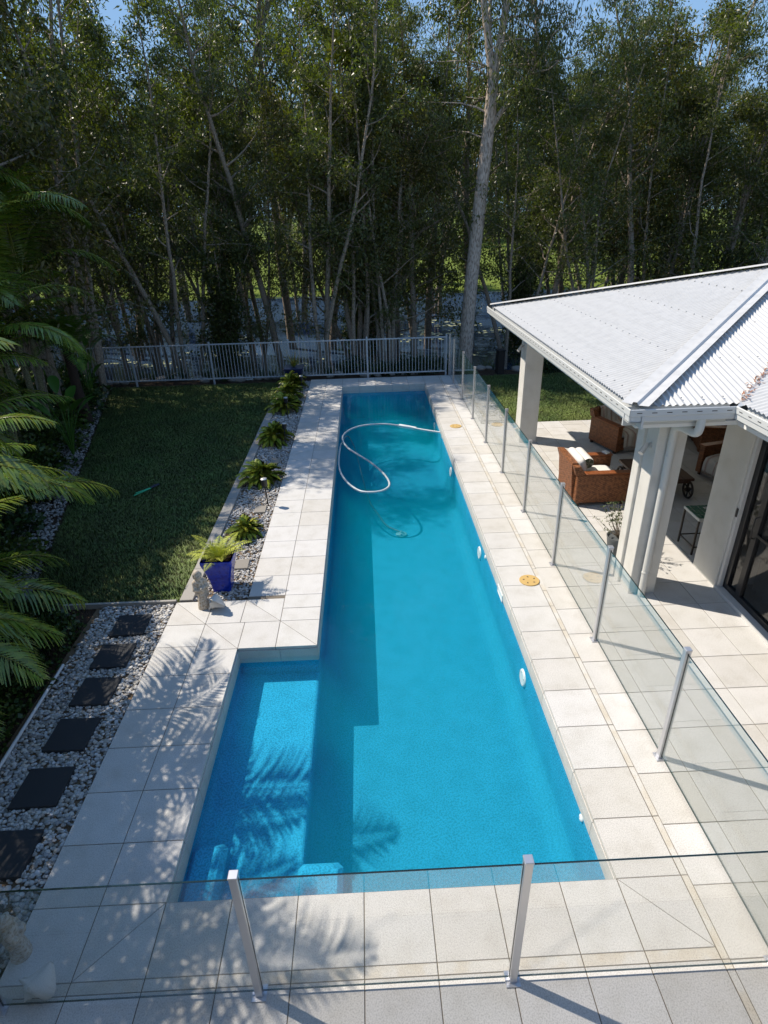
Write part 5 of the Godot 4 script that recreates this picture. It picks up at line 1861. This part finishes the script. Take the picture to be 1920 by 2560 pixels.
	# the big pale gum beside the glass fence's far end
	var g := thing("gum_tree", "big gum tree with a thick pale trunk forking high above the fence", "tree", Vector3(1.72, land(1.72, -18.0), -18.0))
	var w := MB.new()
	var off := -g.position
	var trunk := smooth_path([Vector3(1.68, -0.75, -18.0), Vector3(1.73, 0.3, -18.0), Vector3(1.80, 2.05, -18.0), Vector3(1.99, 4.65, -18.0), Vector3(2.12, 6.26, -18.0), Vector3(2.2, 7.31, -18.0), Vector3(2.24, 8.2, -18.0)], 5)
	var rad: Array = []
	for k in trunk.size():
		trunk[k] += off
		rad.append(lerpf(0.275, 0.155, pow(float(k) / trunk.size(), 0.7)) * (1.3 if k == 0 else 1.0))
	w.tube(trunk, rad, 16, false)
	var ends: Array = []
	for f in [[Vector3(2.2, 8.0, -18), Vector3(2.05, 8.9, -18.05), Vector3(1.88, 9.8, -18.1), Vector3(1.7, 11.4, -18.2), Vector3(1.3, 13.5, -18.0), Vector3(1.0, 15.5, -17.8)], [Vector3(2.24, 8.0, -18), Vector3(2.38, 8.9, -17.9), Vector3(2.5, 9.8, -17.85), Vector3(2.75, 11.5, -17.6), Vector3(3.4, 13.6, -17.6), Vector3(3.9, 15.6, -17.9)], [Vector3(2.22, 7.9, -18), Vector3(2.15, 8.9, -18.4), Vector3(2.2, 9.9, -18.8), Vector3(2.3, 12.0, -19.5), Vector3(2.2, 14.5, -20.0)], [Vector3(2.15, 6.6, -18.0), Vector3(2.6, 7.3, -17.9), Vector3(3.0, 7.6, -17.8), Vector3(3.35, 8.5, -17.8), Vector3(3.3, 9.6, -17.9)]]:
		var sp := smooth_path(f, 4)
		var sr: Array = []
		for k in sp.size():
			sp[k] += off
			sr.append(lerpf(0.125 if f.size() > 5 else 0.08, 0.03, float(k) / sp.size()))
			if k > sp.size() / 2: ends.append(sp[k])
		w.tube(sp, sr, 10, false)
	var gr := RandomNumberGenerator.new()
	gr.seed = 91
	var crown := MB.new()
	crown.tinted = true
	var limbs: Array = []
	for e in ends:
		for k in 3: limbs.append([e, Vector3(gr.randfn(0, 1), gr.randf_range(-0.1, 0.7), gr.randfn(0, 1)).normalized(), gr.randf_range(1.2, 2.6)])
	# long drooping side branches left of the trunk, against the sky
	for q in [[6.4, Vector3(-1, 0.35, 0.2), 2.4], [7.4, Vector3(-1, 0.5, 0.1), 2.8], [8.4, Vector3(-1, 0.6, -0.2), 2.6], [7.0, Vector3(0.8, 0.4, 0.5), 2.0], [5.6, Vector3(-0.8, 0.3, -0.5), 1.8]]:
		var i := clampi(int((q[0] + 0.75) / 8.95 * trunk.size()), 0, trunk.size() - 1)
		limbs.append([trunk[i], (q[1] as Vector3).normalized(), q[2]])
	for l in limbs:
		var p: Vector3 = l[0]
		var d: Vector3 = l[1]
		var lp: Array = [p]
		for k in 5:
			d = (d + Vector3(gr.randfn(0, 0.2), gr.randfn(-0.03, 0.12), gr.randfn(0, 0.2))).normalized()
			p += d * l[2] / 5
			lp.append(p)
			for c in 3:
				var cc := p + Vector3(gr.randfn(0, 0.35), gr.randfn(-0.05, 0.3), gr.randfn(0, 0.35))
				var tone := gr.randf_range(0.75, 1.3)
				for n in 15:
					var o := cc + Vector3(gr.randfn(0, 0.2), gr.randfn(0, 0.17), gr.randfn(0, 0.2))
					var ax := Vector3(gr.randfn(0, 0.5), -1.1 + gr.randfn(0, 0.4), gr.randfn(0, 0.5)).normalized()
					var s := ax.cross(Vector3(gr.randfn(0, 1), gr.randfn(0, 1), gr.randfn(0, 1))).normalized()
					var nn := ax.cross(s)
					if nn.y < 0: nn = -nn
					var tt := tone * gr.randf_range(0.8, 1.2)
					crown.tint = Color(0.11 * tt, 0.118 * tt, 0.045 * tt)
					crown.leaf4(o, o + ax * 0.07 + s * 0.018, o + ax * 0.16, o + ax * 0.07 - s * 0.018, nn)
		w.tube(lp, [0.035, 0.028, 0.02, 0.014, 0.009, 0.005], 5, false)
	part(g, "trunk", w.mesh(), M.gum_bark)
	part(g, "crown", crown.mesh(), M.leaf_tree)
	# sunlit young growth on top of the dense tree
	var yl := leafy_mass(gr, Vector3(0.42, 0.75, 0.42), 700, 0.13, Color(0.30, 0.32, 0.03), 0.2)
	single("new_growth", yl, M.leaf_fern, "bright yellow-green new shoots topping the dense dark tree", "foliage", Transform3D(Basis.IDENTITY, Vector3(-2.13, 8.2, -16.6)))

func lakeside() -> void:
	var r := RandomNumberGenerator.new()
	r.seed = 31
	# lily pads in rafts
	var pad := MB.new()
	pad.tinted = true
	var ring: Array = []
	for k in 12: ring.append(Vector3(cos(0.25 + k * 0.525), 0, sin(0.25 + k * 0.525)) * 0.5)
	ring.append(Vector3.ZERO)
	pad.face(ring, Vector3.UP)
	var places: Array = []
	var tints: Array = []
	for c in 22:
		var centre := Vector3(r.randf_range(-14, 12), LAKE + 0.006, r.randf_range(-30, -18.6))
		for k in r.randi_range(8, 26):
			var p := centre + Vector3(r.randfn(0, 0.6), r.randf() * 0.004, r.randfn(0, 0.35))
			places.append(Transform3D(Basis(Vector3.UP, r.randf() * TAU).scaled(Vector3.ONE * r.randf_range(0.1, 0.24)), p))
			var g := r.randf_range(0.7, 1.2)
			tints.append(Color(0.42 * g, 0.44 * g, 0.24 * g))
	var lp := scatter("lily_pads", pad.mesh(), M.lily_leaf, places, self, tints)
	tag(lp, "rafts of pale green lily pads floating on the lake", "lily pads")
	# timber bollards on the bank
	for q in [[2.5, -16.0, 0.72, "dark square timber post on the bank beside the big gum tree"], [4.1, -16.2, 0.55, "shorter dark timber post on the bank behind the patio column"]]:
		var t := thing("timber_bollard", q[3], "bollard", Vector3(q[0], -0.08, q[1]), 0.2)
		part(t, "shaft", MB_box(Vector3(-0.11, 0, -0.11), Vector3(0.11, q[2], 0.11), 0.01), M.timber_black)
		part(t, "cap", MB_box(Vector3(-0.13, q[2] + 0.001, -0.13), Vector3(0.13, q[2] + 0.05, 0.13), 0.012), M.timber_black)
	# strappy plants, rocks and a hedge along the bank
	var strap := MB.new()
	strap.tinted = true
	for k in 44:
		var a := r.randf() * TAU
		var g := r.randf_range(0.7, 1.2)
		strap.tint = Color(0.05 * g, 0.085 * g, 0.02 * g)
		var d := Vector3(cos(a) * r.randf_range(0.2, 0.9), 1, sin(a) * r.randf_range(0.2, 0.9)).normalized()
		blade(strap, Vector3(r.randfn(0, 0.06), 0, r.randfn(0, 0.06)), d, d.cross(Vector3.UP).normalized(), r.randf_range(0.35, 0.7), 0.012, 0.7, 4)
	var sm := strap.mesh()
	for k in 34:
		var x := -9.5 + k * 0.47 + r.randf_range(-0.2, 0.2)
		var z := r.randf_range(-17.3, -16.1)
		if absf(x - 1.7) < 0.5: continue
		single("strappy_plant", sm, M.leaf_shrub, "dark strap-leaved clump growing on the lake bank behind the fence", "plant", Transform3D(Basis(Vector3.UP, r.randf() * TAU).scaled(Vector3.ONE * r.randf_range(0.7, 1.25)), Vector3(x, land(x, z), z)), "strap-leaved clumps on the bank")
	var rock := pebble_mesh(900)
	for k in 46:
		var x := -10.5 + k * 0.4 + r.randf_range(-0.15, 0.15)
		var z := r.randf_range(-16.6, -16.15)
		var g := r.randf_range(0.22, 0.4)
		single("bank_rock", rock, M.grey_paver, "rough grey-brown rock edging the lake bank behind the fence", "rock", Transform3D(Basis.from_euler(Vector3(r.randf() * 0.5, r.randf() * TAU, 0)).scaled(Vector3(g * 1.2, g, g)), Vector3(x, land(x, z) + 0.05, z)), "rocks along the bank")
	var hedge := [leafy_mass(r, Vector3(0.8, 0.85, 0.7), 1600, 0.09, Color(0.03, 0.055, 0.016)), leafy_mass(r, Vector3(0.8, 0.85, 0.7), 1600, 0.09, Color(0.036, 0.06, 0.018))]
	for k in 9:
		single("hedge_shrub", hedge[k % 2], M.leaf_shrub, "rounded dark shrub at the far end of the sunny lawn", "shrub", Transform3D(Basis(Vector3.UP, k * 1.1).scaled(Vector3.ONE * r.randf_range(0.8, 1.1)), Vector3(3.9 + k * 1.1, -0.06, -16.0 + r.randf_range(-0.3, 0.2))), "shrubs beyond the sunny lawn")
	for k in 7:
		single("bank_shrub", hedge[k % 2], M.leaf_shrub, "low dark shrub on the bank seen through the pickets", "shrub", Transform3D(Basis(Vector3.UP, k * 2.1).scaled(Vector3.ONE * r.randf_range(0.5, 0.9)), Vector3(-2.2 + k * 0.5, land(0, -16.7), -16.7 + r.randf_range(-0.2, 0.2))), "shrubs behind the picket fence")

# ------------------------------------------------------------------ patio furniture

func armchair(label: String, at: Vector3, turn: float) -> Node3D:
	# boxy wicker armchair, faces +z before turning
	var o := thing("wicker_armchair", label, "armchair", at, turn)
	part(o, "seat_base", MB_box(Vector3(-0.36, 0.07, -0.36), Vector3(0.36, 0.30, 0.44), 0.012), M.wicker)
	for s in [-1.0, 1.0]:
		var x0: float = 0.362 if s > 0 else -0.482
		part(o, "arm_panel", MB_box(Vector3(x0, 0.06, -0.44), Vector3(x0 + 0.12, 0.575, 0.46), 0.012), M.wicker)
		part(o, "arm_rest", MB_box(Vector3(x0 - 0.012, 0.5755, -0.30), Vector3(x0 + 0.132, 0.605, 0.475), 0.008), M.arm_wood)
	var b := MB.new()
	b.loft([[Vector3(-0.36, 0.06, -0.46), Vector3(0.36, 0.06, -0.46), Vector3(0.36, 0.06, -0.362), Vector3(-0.36, 0.06, -0.362)], [Vector3(-0.36, 0.72, -0.52), Vector3(0.36, 0.72, -0.52), Vector3(0.36, 0.72, -0.40), Vector3(-0.36, 0.72, -0.40)], [Vector3(-0.35, 0.75, -0.51), Vector3(0.35, 0.75, -0.51), Vector3(0.35, 0.75, -0.41), Vector3(-0.35, 0.75, -0.41)]])
	part(o, "backrest", b.mesh(), M.wicker)
	for s in [-1.0, 1.0]:
		var c := MB.new()
		var x0: float = 0.361 if s > 0 else -0.481
		c.loft([[Vector3(x0, 0.576, -0.47), Vector3(x0 + 0.12, 0.576, -0.47), Vector3(x0 + 0.12, 0.576, -0.302), Vector3(x0, 0.576, -0.302)], [Vector3(x0, 0.73, -0.52), Vector3(x0 + 0.12, 0.73, -0.52), Vector3(x0 + 0.12, 0.73, -0.40), Vector3(x0, 0.73, -0.40)]])
		part(o, "back_corner", c.mesh(), M.wicker)
	for x in [-0.43, 0.43]:
		for z in [-0.38, 0.38]:
			part(o, "foot", MB_box(Vector3(x - 0.03, 0.0, z - 0.03), Vector3(x + 0.03, 0.062, z + 0.03), 0.004), M.dark_wood)
	return o

func pillow(w: float, h: float, d: float) -> ArrayMesh:
	# plump cushion, superellipsoid with softened corners
	var m := MB.new()
	var rows: Array = []
	for i in 13:
		var a := -PI / 2 + PI * i / 12.0
		var row: Array = []
		for j in 25:
			var t := TAU * j / 24.0
			var p := func(v: float, e: float) -> float: return signf(v) * pow(absf(v), e)
			row.append(Vector3(p.call(cos(a), 0.35) * p.call(cos(t), 0.35) * w / 2, p.call(sin(a), 0.8) * h / 2, p.call(cos(a), 0.35) * p.call(sin(t), 0.35) * d / 2))
		rows.append(row)
	rows.reverse()
	m.grid(rows)
	return m.mesh()

func throw_rug(label: String, chair: Node3D, seed_: int) -> void:
	# striped throw over the back and seat of an armchair, with fringes at both ends
	var r := RandomNumberGenerator.new()
	r.seed = seed_
	var o := thing("throw_blanket", label, "blanket", chair.position, chair.rotation.y)
	var prof := [Vector2(0.45, -0.545), Vector2(0.6, -0.54), Vector2(0.74, -0.53), Vector2(0.768, -0.49), Vector2(0.765, -0.42), Vector2(0.72, -0.375), Vector2(0.58, -0.345), Vector2(0.46, -0.31), Vector2(0.435, -0.22), Vector2(0.445, 0.0), Vector2(0.445, 0.2), Vector2(0.435, 0.36), Vector2(0.40, 0.455), Vector2(0.32, 0.475), Vector2(0.22, 0.48), Vector2(0.15, 0.485)]
	var m := MB.new()
	m.tinted = true
	var n := 22
	var at := m.v.size()
	for i in prof.size():
		for j in n + 1:
			var x := lerpf(-0.30, 0.30, float(j) / n)
			var wob := 0.008 * sin(j * 1.3 + i * 0.4) + r.randfn(0, 0.002)
			m.v.append(Vector3(x + 0.012 * sin(i * 0.8), prof[i].x + wob, prof[i].y + wob))
	for i in prof.size():
		for j in n + 1:
			var du: Vector3 = m.v[at + i * (n + 1) + mini(j + 1, n)] - m.v[at + i * (n + 1) + maxi(j - 1, 0)]
			var dv: Vector3 = m.v[at + mini(i + 1, prof.size() - 1) * (n + 1) + j] - m.v[at + maxi(i - 1, 0) * (n + 1) + j]
			m.n.append(dv.cross(du).normalized())
			m.c.append(Color(0.42, 0.27, 0.22) if j % 7 == 3 else Color(0.58, 0.54, 0.48))
	for i in prof.size() - 1:
		for j in n:
			var p := at + i * (n + 1) + j
			for q in [p, p + 1, p + n + 2, p, p + n + 2, p + n + 1]: m.ix.append(q)
	part(o, "cloth", m.mesh(), M.throw_cloth)
	var f := MB.new()
	f.tinted = true
	f.tint = Color(0.58, 0.54, 0.48)
	for k in 70:
		var x := lerpf(-0.30, 0.30, k / 69.0)
		f.tube([Vector3(x, 0.155, 0.486), Vector3(x + r.randfn(0, 0.006), 0.10, 0.492), Vector3(x + r.randfn(0, 0.012), 0.055, 0.49)], [0.003, 0.0025, 0.002], 3, false)
	var fr := part(o, "fringe", f.mesh(), M.throw_cloth)
	fr.set_meta("kind", "stuff")

func patio_furniture() -> void:
	var r := RandomNumberGenerator.new()
	r.seed = 15
	var c1 := armchair("brown wicker armchair with white cushions standing half in the sun", Vector3(2.17, 0, -6.79), PI / 2)
	var s := Transform3D(Basis(Vector3.UP, PI / 2), c1.position)
	single("seat_cushion", pillow(0.70, 0.14, 0.76), M.white_cloth, "white seat cushion on the sunlit wicker armchair", "cushion", s * Transform3D(Basis.IDENTITY, Vector3(0, 0.372, 0.04)))
	single("back_cushion", pillow(0.68, 0.15, 0.40), M.white_cloth, "white back cushion leaning in the sunlit wicker armchair", "cushion", s * Transform3D(Basis(Vector3.RIGHT, 1.25), Vector3(0, 0.62, -0.29)))
	var bl := thing("bolster_pillow", "rolled white bolster with green printed ends on the sunlit armchair", "cushion", Vector3.ZERO)
	bl.transform = s * Transform3D(Basis.IDENTITY, Vector3(0.02, 0.70, -0.20))
	var roll := MB.new()
	roll.tube([Vector3(-0.27, 0, 0), Vector3(-0.25, 0, 0), Vector3(0.25, 0, 0), Vector3(0.27, 0, 0)], [0.088, 0.1, 0.1, 0.088], 24, false)
	part(bl, "roll", roll.mesh(), M.white_cloth)
	for e in [-1.0, 1.0]:
		var cap := MB.new()
		cap.tinted = true
		for k in 24:
			var a0 := TAU * k / 24
			var a1 := TAU * (k + 1) / 24
			cap.tint = Color(0.10, 0.125, 0.075) if int(k / 2) % 3 else Color(0.32, 0.32, 0.24)
			cap.face([Vector3(e * 0.283, 0, 0), Vector3(e * 0.271, cos(a0) * 0.088, sin(a0) * 0.088), Vector3(e * 0.271, cos(a1) * 0.088, sin(a1) * 0.088)], Vector3(e, 0, 0))
		part(bl, "end_cap", cap.mesh(), M.bolster_print)
	single("white_box", MB_box(Vector3(-0.06, 0, -0.04), Vector3(0.06, 0.035, 0.04), 0.004), M.fitting_white, "small white box on the arm of the sunlit wicker armchair", "box", s * Transform3D(Basis(Vector3.UP, 0.4), Vector3(0.42, 0.6055, 0.36)))
	var c2 := armchair("dark brown wicker armchair with a striped throw in the shade by the lawn", Vector3(3.65, 0, -9.17), 0.298)
	throw_rug("cream striped throw with fringes draped over the shaded armchair by the lawn", c2, 3)
	single("seat_cushion", pillow(0.70, 0.11, 0.76), M.white_cloth, "white seat cushion under the striped throw by the lawn", "cushion", Transform3D(Basis(Vector3.UP, 0.298), c2.position) * Transform3D(Basis.IDENTITY, Vector3(0, 0.358, 0.04)))
	var c3 := armchair("brown wicker armchair with a throw, half hidden behind the column by the door", Vector3(5.0, 0, -7.15), -PI / 2 + 0.25)
	throw_rug("cream throw over the half hidden armchair near the door column", c3, 4)
	single("seat_cushion", pillow(0.70, 0.11, 0.76), M.white_cloth, "white seat cushion on the half hidden armchair near the door", "cushion", Transform3D(Basis(Vector3.UP, -PI / 2 + 0.25), c3.position) * Transform3D(Basis.IDENTITY, Vector3(0, 0.358, 0.04)))
	armchair("brown wicker armchair at the back of the patio beside the black planter", Vector3(5.55, 0, -8.75), -PI / 2 - 0.3)
	# cart table with iron wheels
	var t := thing("cart_table", "low dark timber cart table on iron wheels in the middle of the patio", "coffee table", Vector3(3.32, 0, -6.85))
	for k in 5:
		var x := -0.46 + k * 0.184
		part(t, "plank", MB_box(Vector3(x, 0.375, -0.5), Vector3(x + 0.18, 0.42 + r.randf_range(-0.002, 0.002), 0.5), 0.004), M.dark_wood)
	for z in [-0.36, 0.36]: part(t, "bearer", MB_box(Vector3(-0.42, 0.29, z - 0.04), Vector3(0.42, 0.374, z + 0.04), 0.004), M.dark_wood)
	for x in [-0.455, 0.455]:
		for z in [-0.36, 0.36]:
			var w := MB.new()
			var rim: Array = []
			for k in 25: rim.append(Vector3(0, 0.165 + 0.15 * cos(TAU * k / 24), 0.15 * sin(TAU * k / 24)))
			w.tube(rim, [0.02], 7, false)
			w.tube([Vector3(-0.04, 0.165, 0), Vector3(0.04, 0.165, 0)], [0.035, 0.035], 10)
			for k in 6: w.tube([Vector3(0, 0.165, 0), Vector3(0, 0.165 + 0.14 * cos(TAU * k / 6), 0.14 * sin(TAU * k / 6))], [0.012, 0.012], 5)
			part(t, "wheel", w.mesh(), M.iron, Transform3D(Basis.IDENTITY, Vector3(x, -0.005, z)))
		part(t, "axle", MB_box(Vector3(x - 0.012, 0.15, -0.34), Vector3(x + 0.012, 0.29, -0.32)), M.iron)
		part(t, "axle", MB_box(Vector3(x - 0.012, 0.15, 0.32), Vector3(x + 0.012, 0.29, 0.34)), M.iron)
	# tiled side table
	var st := thing("side_table", "small side table with a green mosaic top on thin iron legs", "side table", Vector3(3.16, 0, -4.80))
	part(st, "table_top", MB_box(Vector3(-0.27, 0.56, -0.22), Vector3(0.27, 0.60, 0.22), 0.004), M.pale_grout)
	for i in 9:
		for j in 7:
			if r.randf() < 0.12: continue
			var x := -0.258 + i * 0.058
			var z := -0.208 + j * 0.06
			part(st, "mosaic_tile", MB_box(Vector3(0, 0, 0), Vector3(0.05, 0.004, 0.052)), M.green_tile, Transform3D(Basis(Vector3.UP, r.randf_range(-0.12, 0.12)), Vector3(x, 0.6005, z)))
	for x in [-0.25, 0.25]:
		for z in [-0.2, 0.2]: part(st, "leg", MB_box(Vector3(x - 0.011, 0, z - 0.011), Vector3(x + 0.011, 0.559, z + 0.011)), M.iron)
	for z in [-0.2, 0.2]: part(st, "stretcher", MB_box(Vector3(-0.238, 0.12, z - 0.008), Vector3(0.238, 0.136, z + 0.008)), M.iron)
	for x in [-0.25, 0.25]: part(st, "stretcher", MB_box(Vector3(x - 0.008, 0.12, -0.188), Vector3(x + 0.008, 0.136, 0.188)), M.iron)
	# potted plants
	var gp := thing("grey_pot", "round grey pot standing behind the downpipe column", "plant pot", Vector3(1.84, 0, -4.72))
	var pm := MB.new()
	pm.lathe([Vector2(0.001, 0.0), Vector2(0.11, 0.0), Vector2(0.13, 0.03), Vector2(0.165, 0.26), Vector2(0.175, 0.30), Vector2(0.16, 0.30), Vector2(0.15, 0.27), Vector2(0.001, 0.26)], 24)
	part(gp, "body", pm.mesh(), M.grey_pot)
	var tw := MB.new()
	var lf := MB.new()
	lf.tinted = true
	for k in 30:
		var a := r.randf() * TAU
		var d := Vector3(cos(a) * r.randf_range(0.15, 0.9), 1, sin(a) * r.randf_range(0.15, 0.7)).normalized()
		var p := Vector3.ZERO
		var pts: Array = [p]
		for i in 6:
			d = (d + Vector3(r.randfn(0, 0.16), r.randfn(0, 0.08), r.randfn(0, 0.16))).normalized()
			p += d * 0.09
			pts.append(p)
			if i > 1:
				for q in 3:
					var ax := (d + Vector3(r.randfn(0, 0.8), r.randfn(0, 0.5), r.randfn(0, 0.8))).normalized()
					var w := ax.cross(Vector3(r.randfn(0, 1), 1, r.randfn(0, 1))).normalized()
					var g := r.randf_range(0.8, 1.3)
					lf.tint = Color(0.09 * g, 0.115 * g, 0.05 * g)
					lf.leaf4(p, p + ax * 0.025 + w * 0.009, p + ax * 0.055, p + ax * 0.025 - w * 0.009, ax.cross(w))
		tw.tube(pts, [0.006, 0.005, 0.004, 0.003, 0.002], 4, false)
	var pl := thing("potted_shrub", "twiggy small-leaved shrub in the grey pot behind the column", "shrub", Vector3(1.84, 0.255, -4.72))
	part(pl, "branches", tw.mesh(), M.bark)
	part(pl, "leaves", lf.mesh(), M.leaf_shrub)
	var tr := thing("black_planter", "long black planter trough at the back of the patio", "planter", Vector3(5.1, 0, -9.75), 0.0)
	part(tr, "trough", MB_box(Vector3(-0.75, 0, -0.25), Vector3(0.75, 0.42, 0.25), 0.02), M.dark_pot)
	part(tr, "soil", MB_box(Vector3(-0.71, 0.4205, -0.21), Vector3(0.71, 0.426, 0.21)), M.soil)
	var hm := leafy_mass(r, Vector3(0.55, 1.1, 0.4), 1700, 0.11, Color(0.035, 0.075, 0.02), 0.4)
	for k in 3:
		single("planter_shrub", hm, M.leaf_shrub, "broad dark green shrub growing in the black planter trough", "shrub", Transform3D(Basis(Vector3.UP, k * 2.0), Vector3(4.6 + k * 0.5, 0.40, -9.75)), "shrubs in the black trough")
	var strap := MB.new()
	strap.tinted = true
	for k in 40:
		var a := r.randf() * TAU
		strap.tint = Color(0.10, 0.13, 0.05) * r.randf_range(0.8, 1.2)
		var d := Vector3(cos(a) * r.randf_range(0.4, 1.1), 1, sin(a) * r.randf_range(0.4, 1.1)).normalized()
		blade(strap, Vector3(0, 0.16, 0), d, d.cross(Vector3.UP).normalized(), r.randf_range(0.25, 0.5), 0.006, 0.9, 4)
	var gpl := thing("grass_plant", "wispy grass plant in a low dark bowl beside the cart table", "plant", Vector3(2.72, 0, -5.95))
	part(gpl, "blades", strap.mesh(), M.leaf_shrub)
	var bw := MB.new()
	bw.lathe([Vector2(0.001, 0.0), Vector2(0.09, 0.0), Vector2(0.15, 0.12), Vector2(0.155, 0.16), Vector2(0.14, 0.16), Vector2(0.001, 0.15)], 20)
	part(gpl, "bowl", bw.mesh(), M.dark_pot)
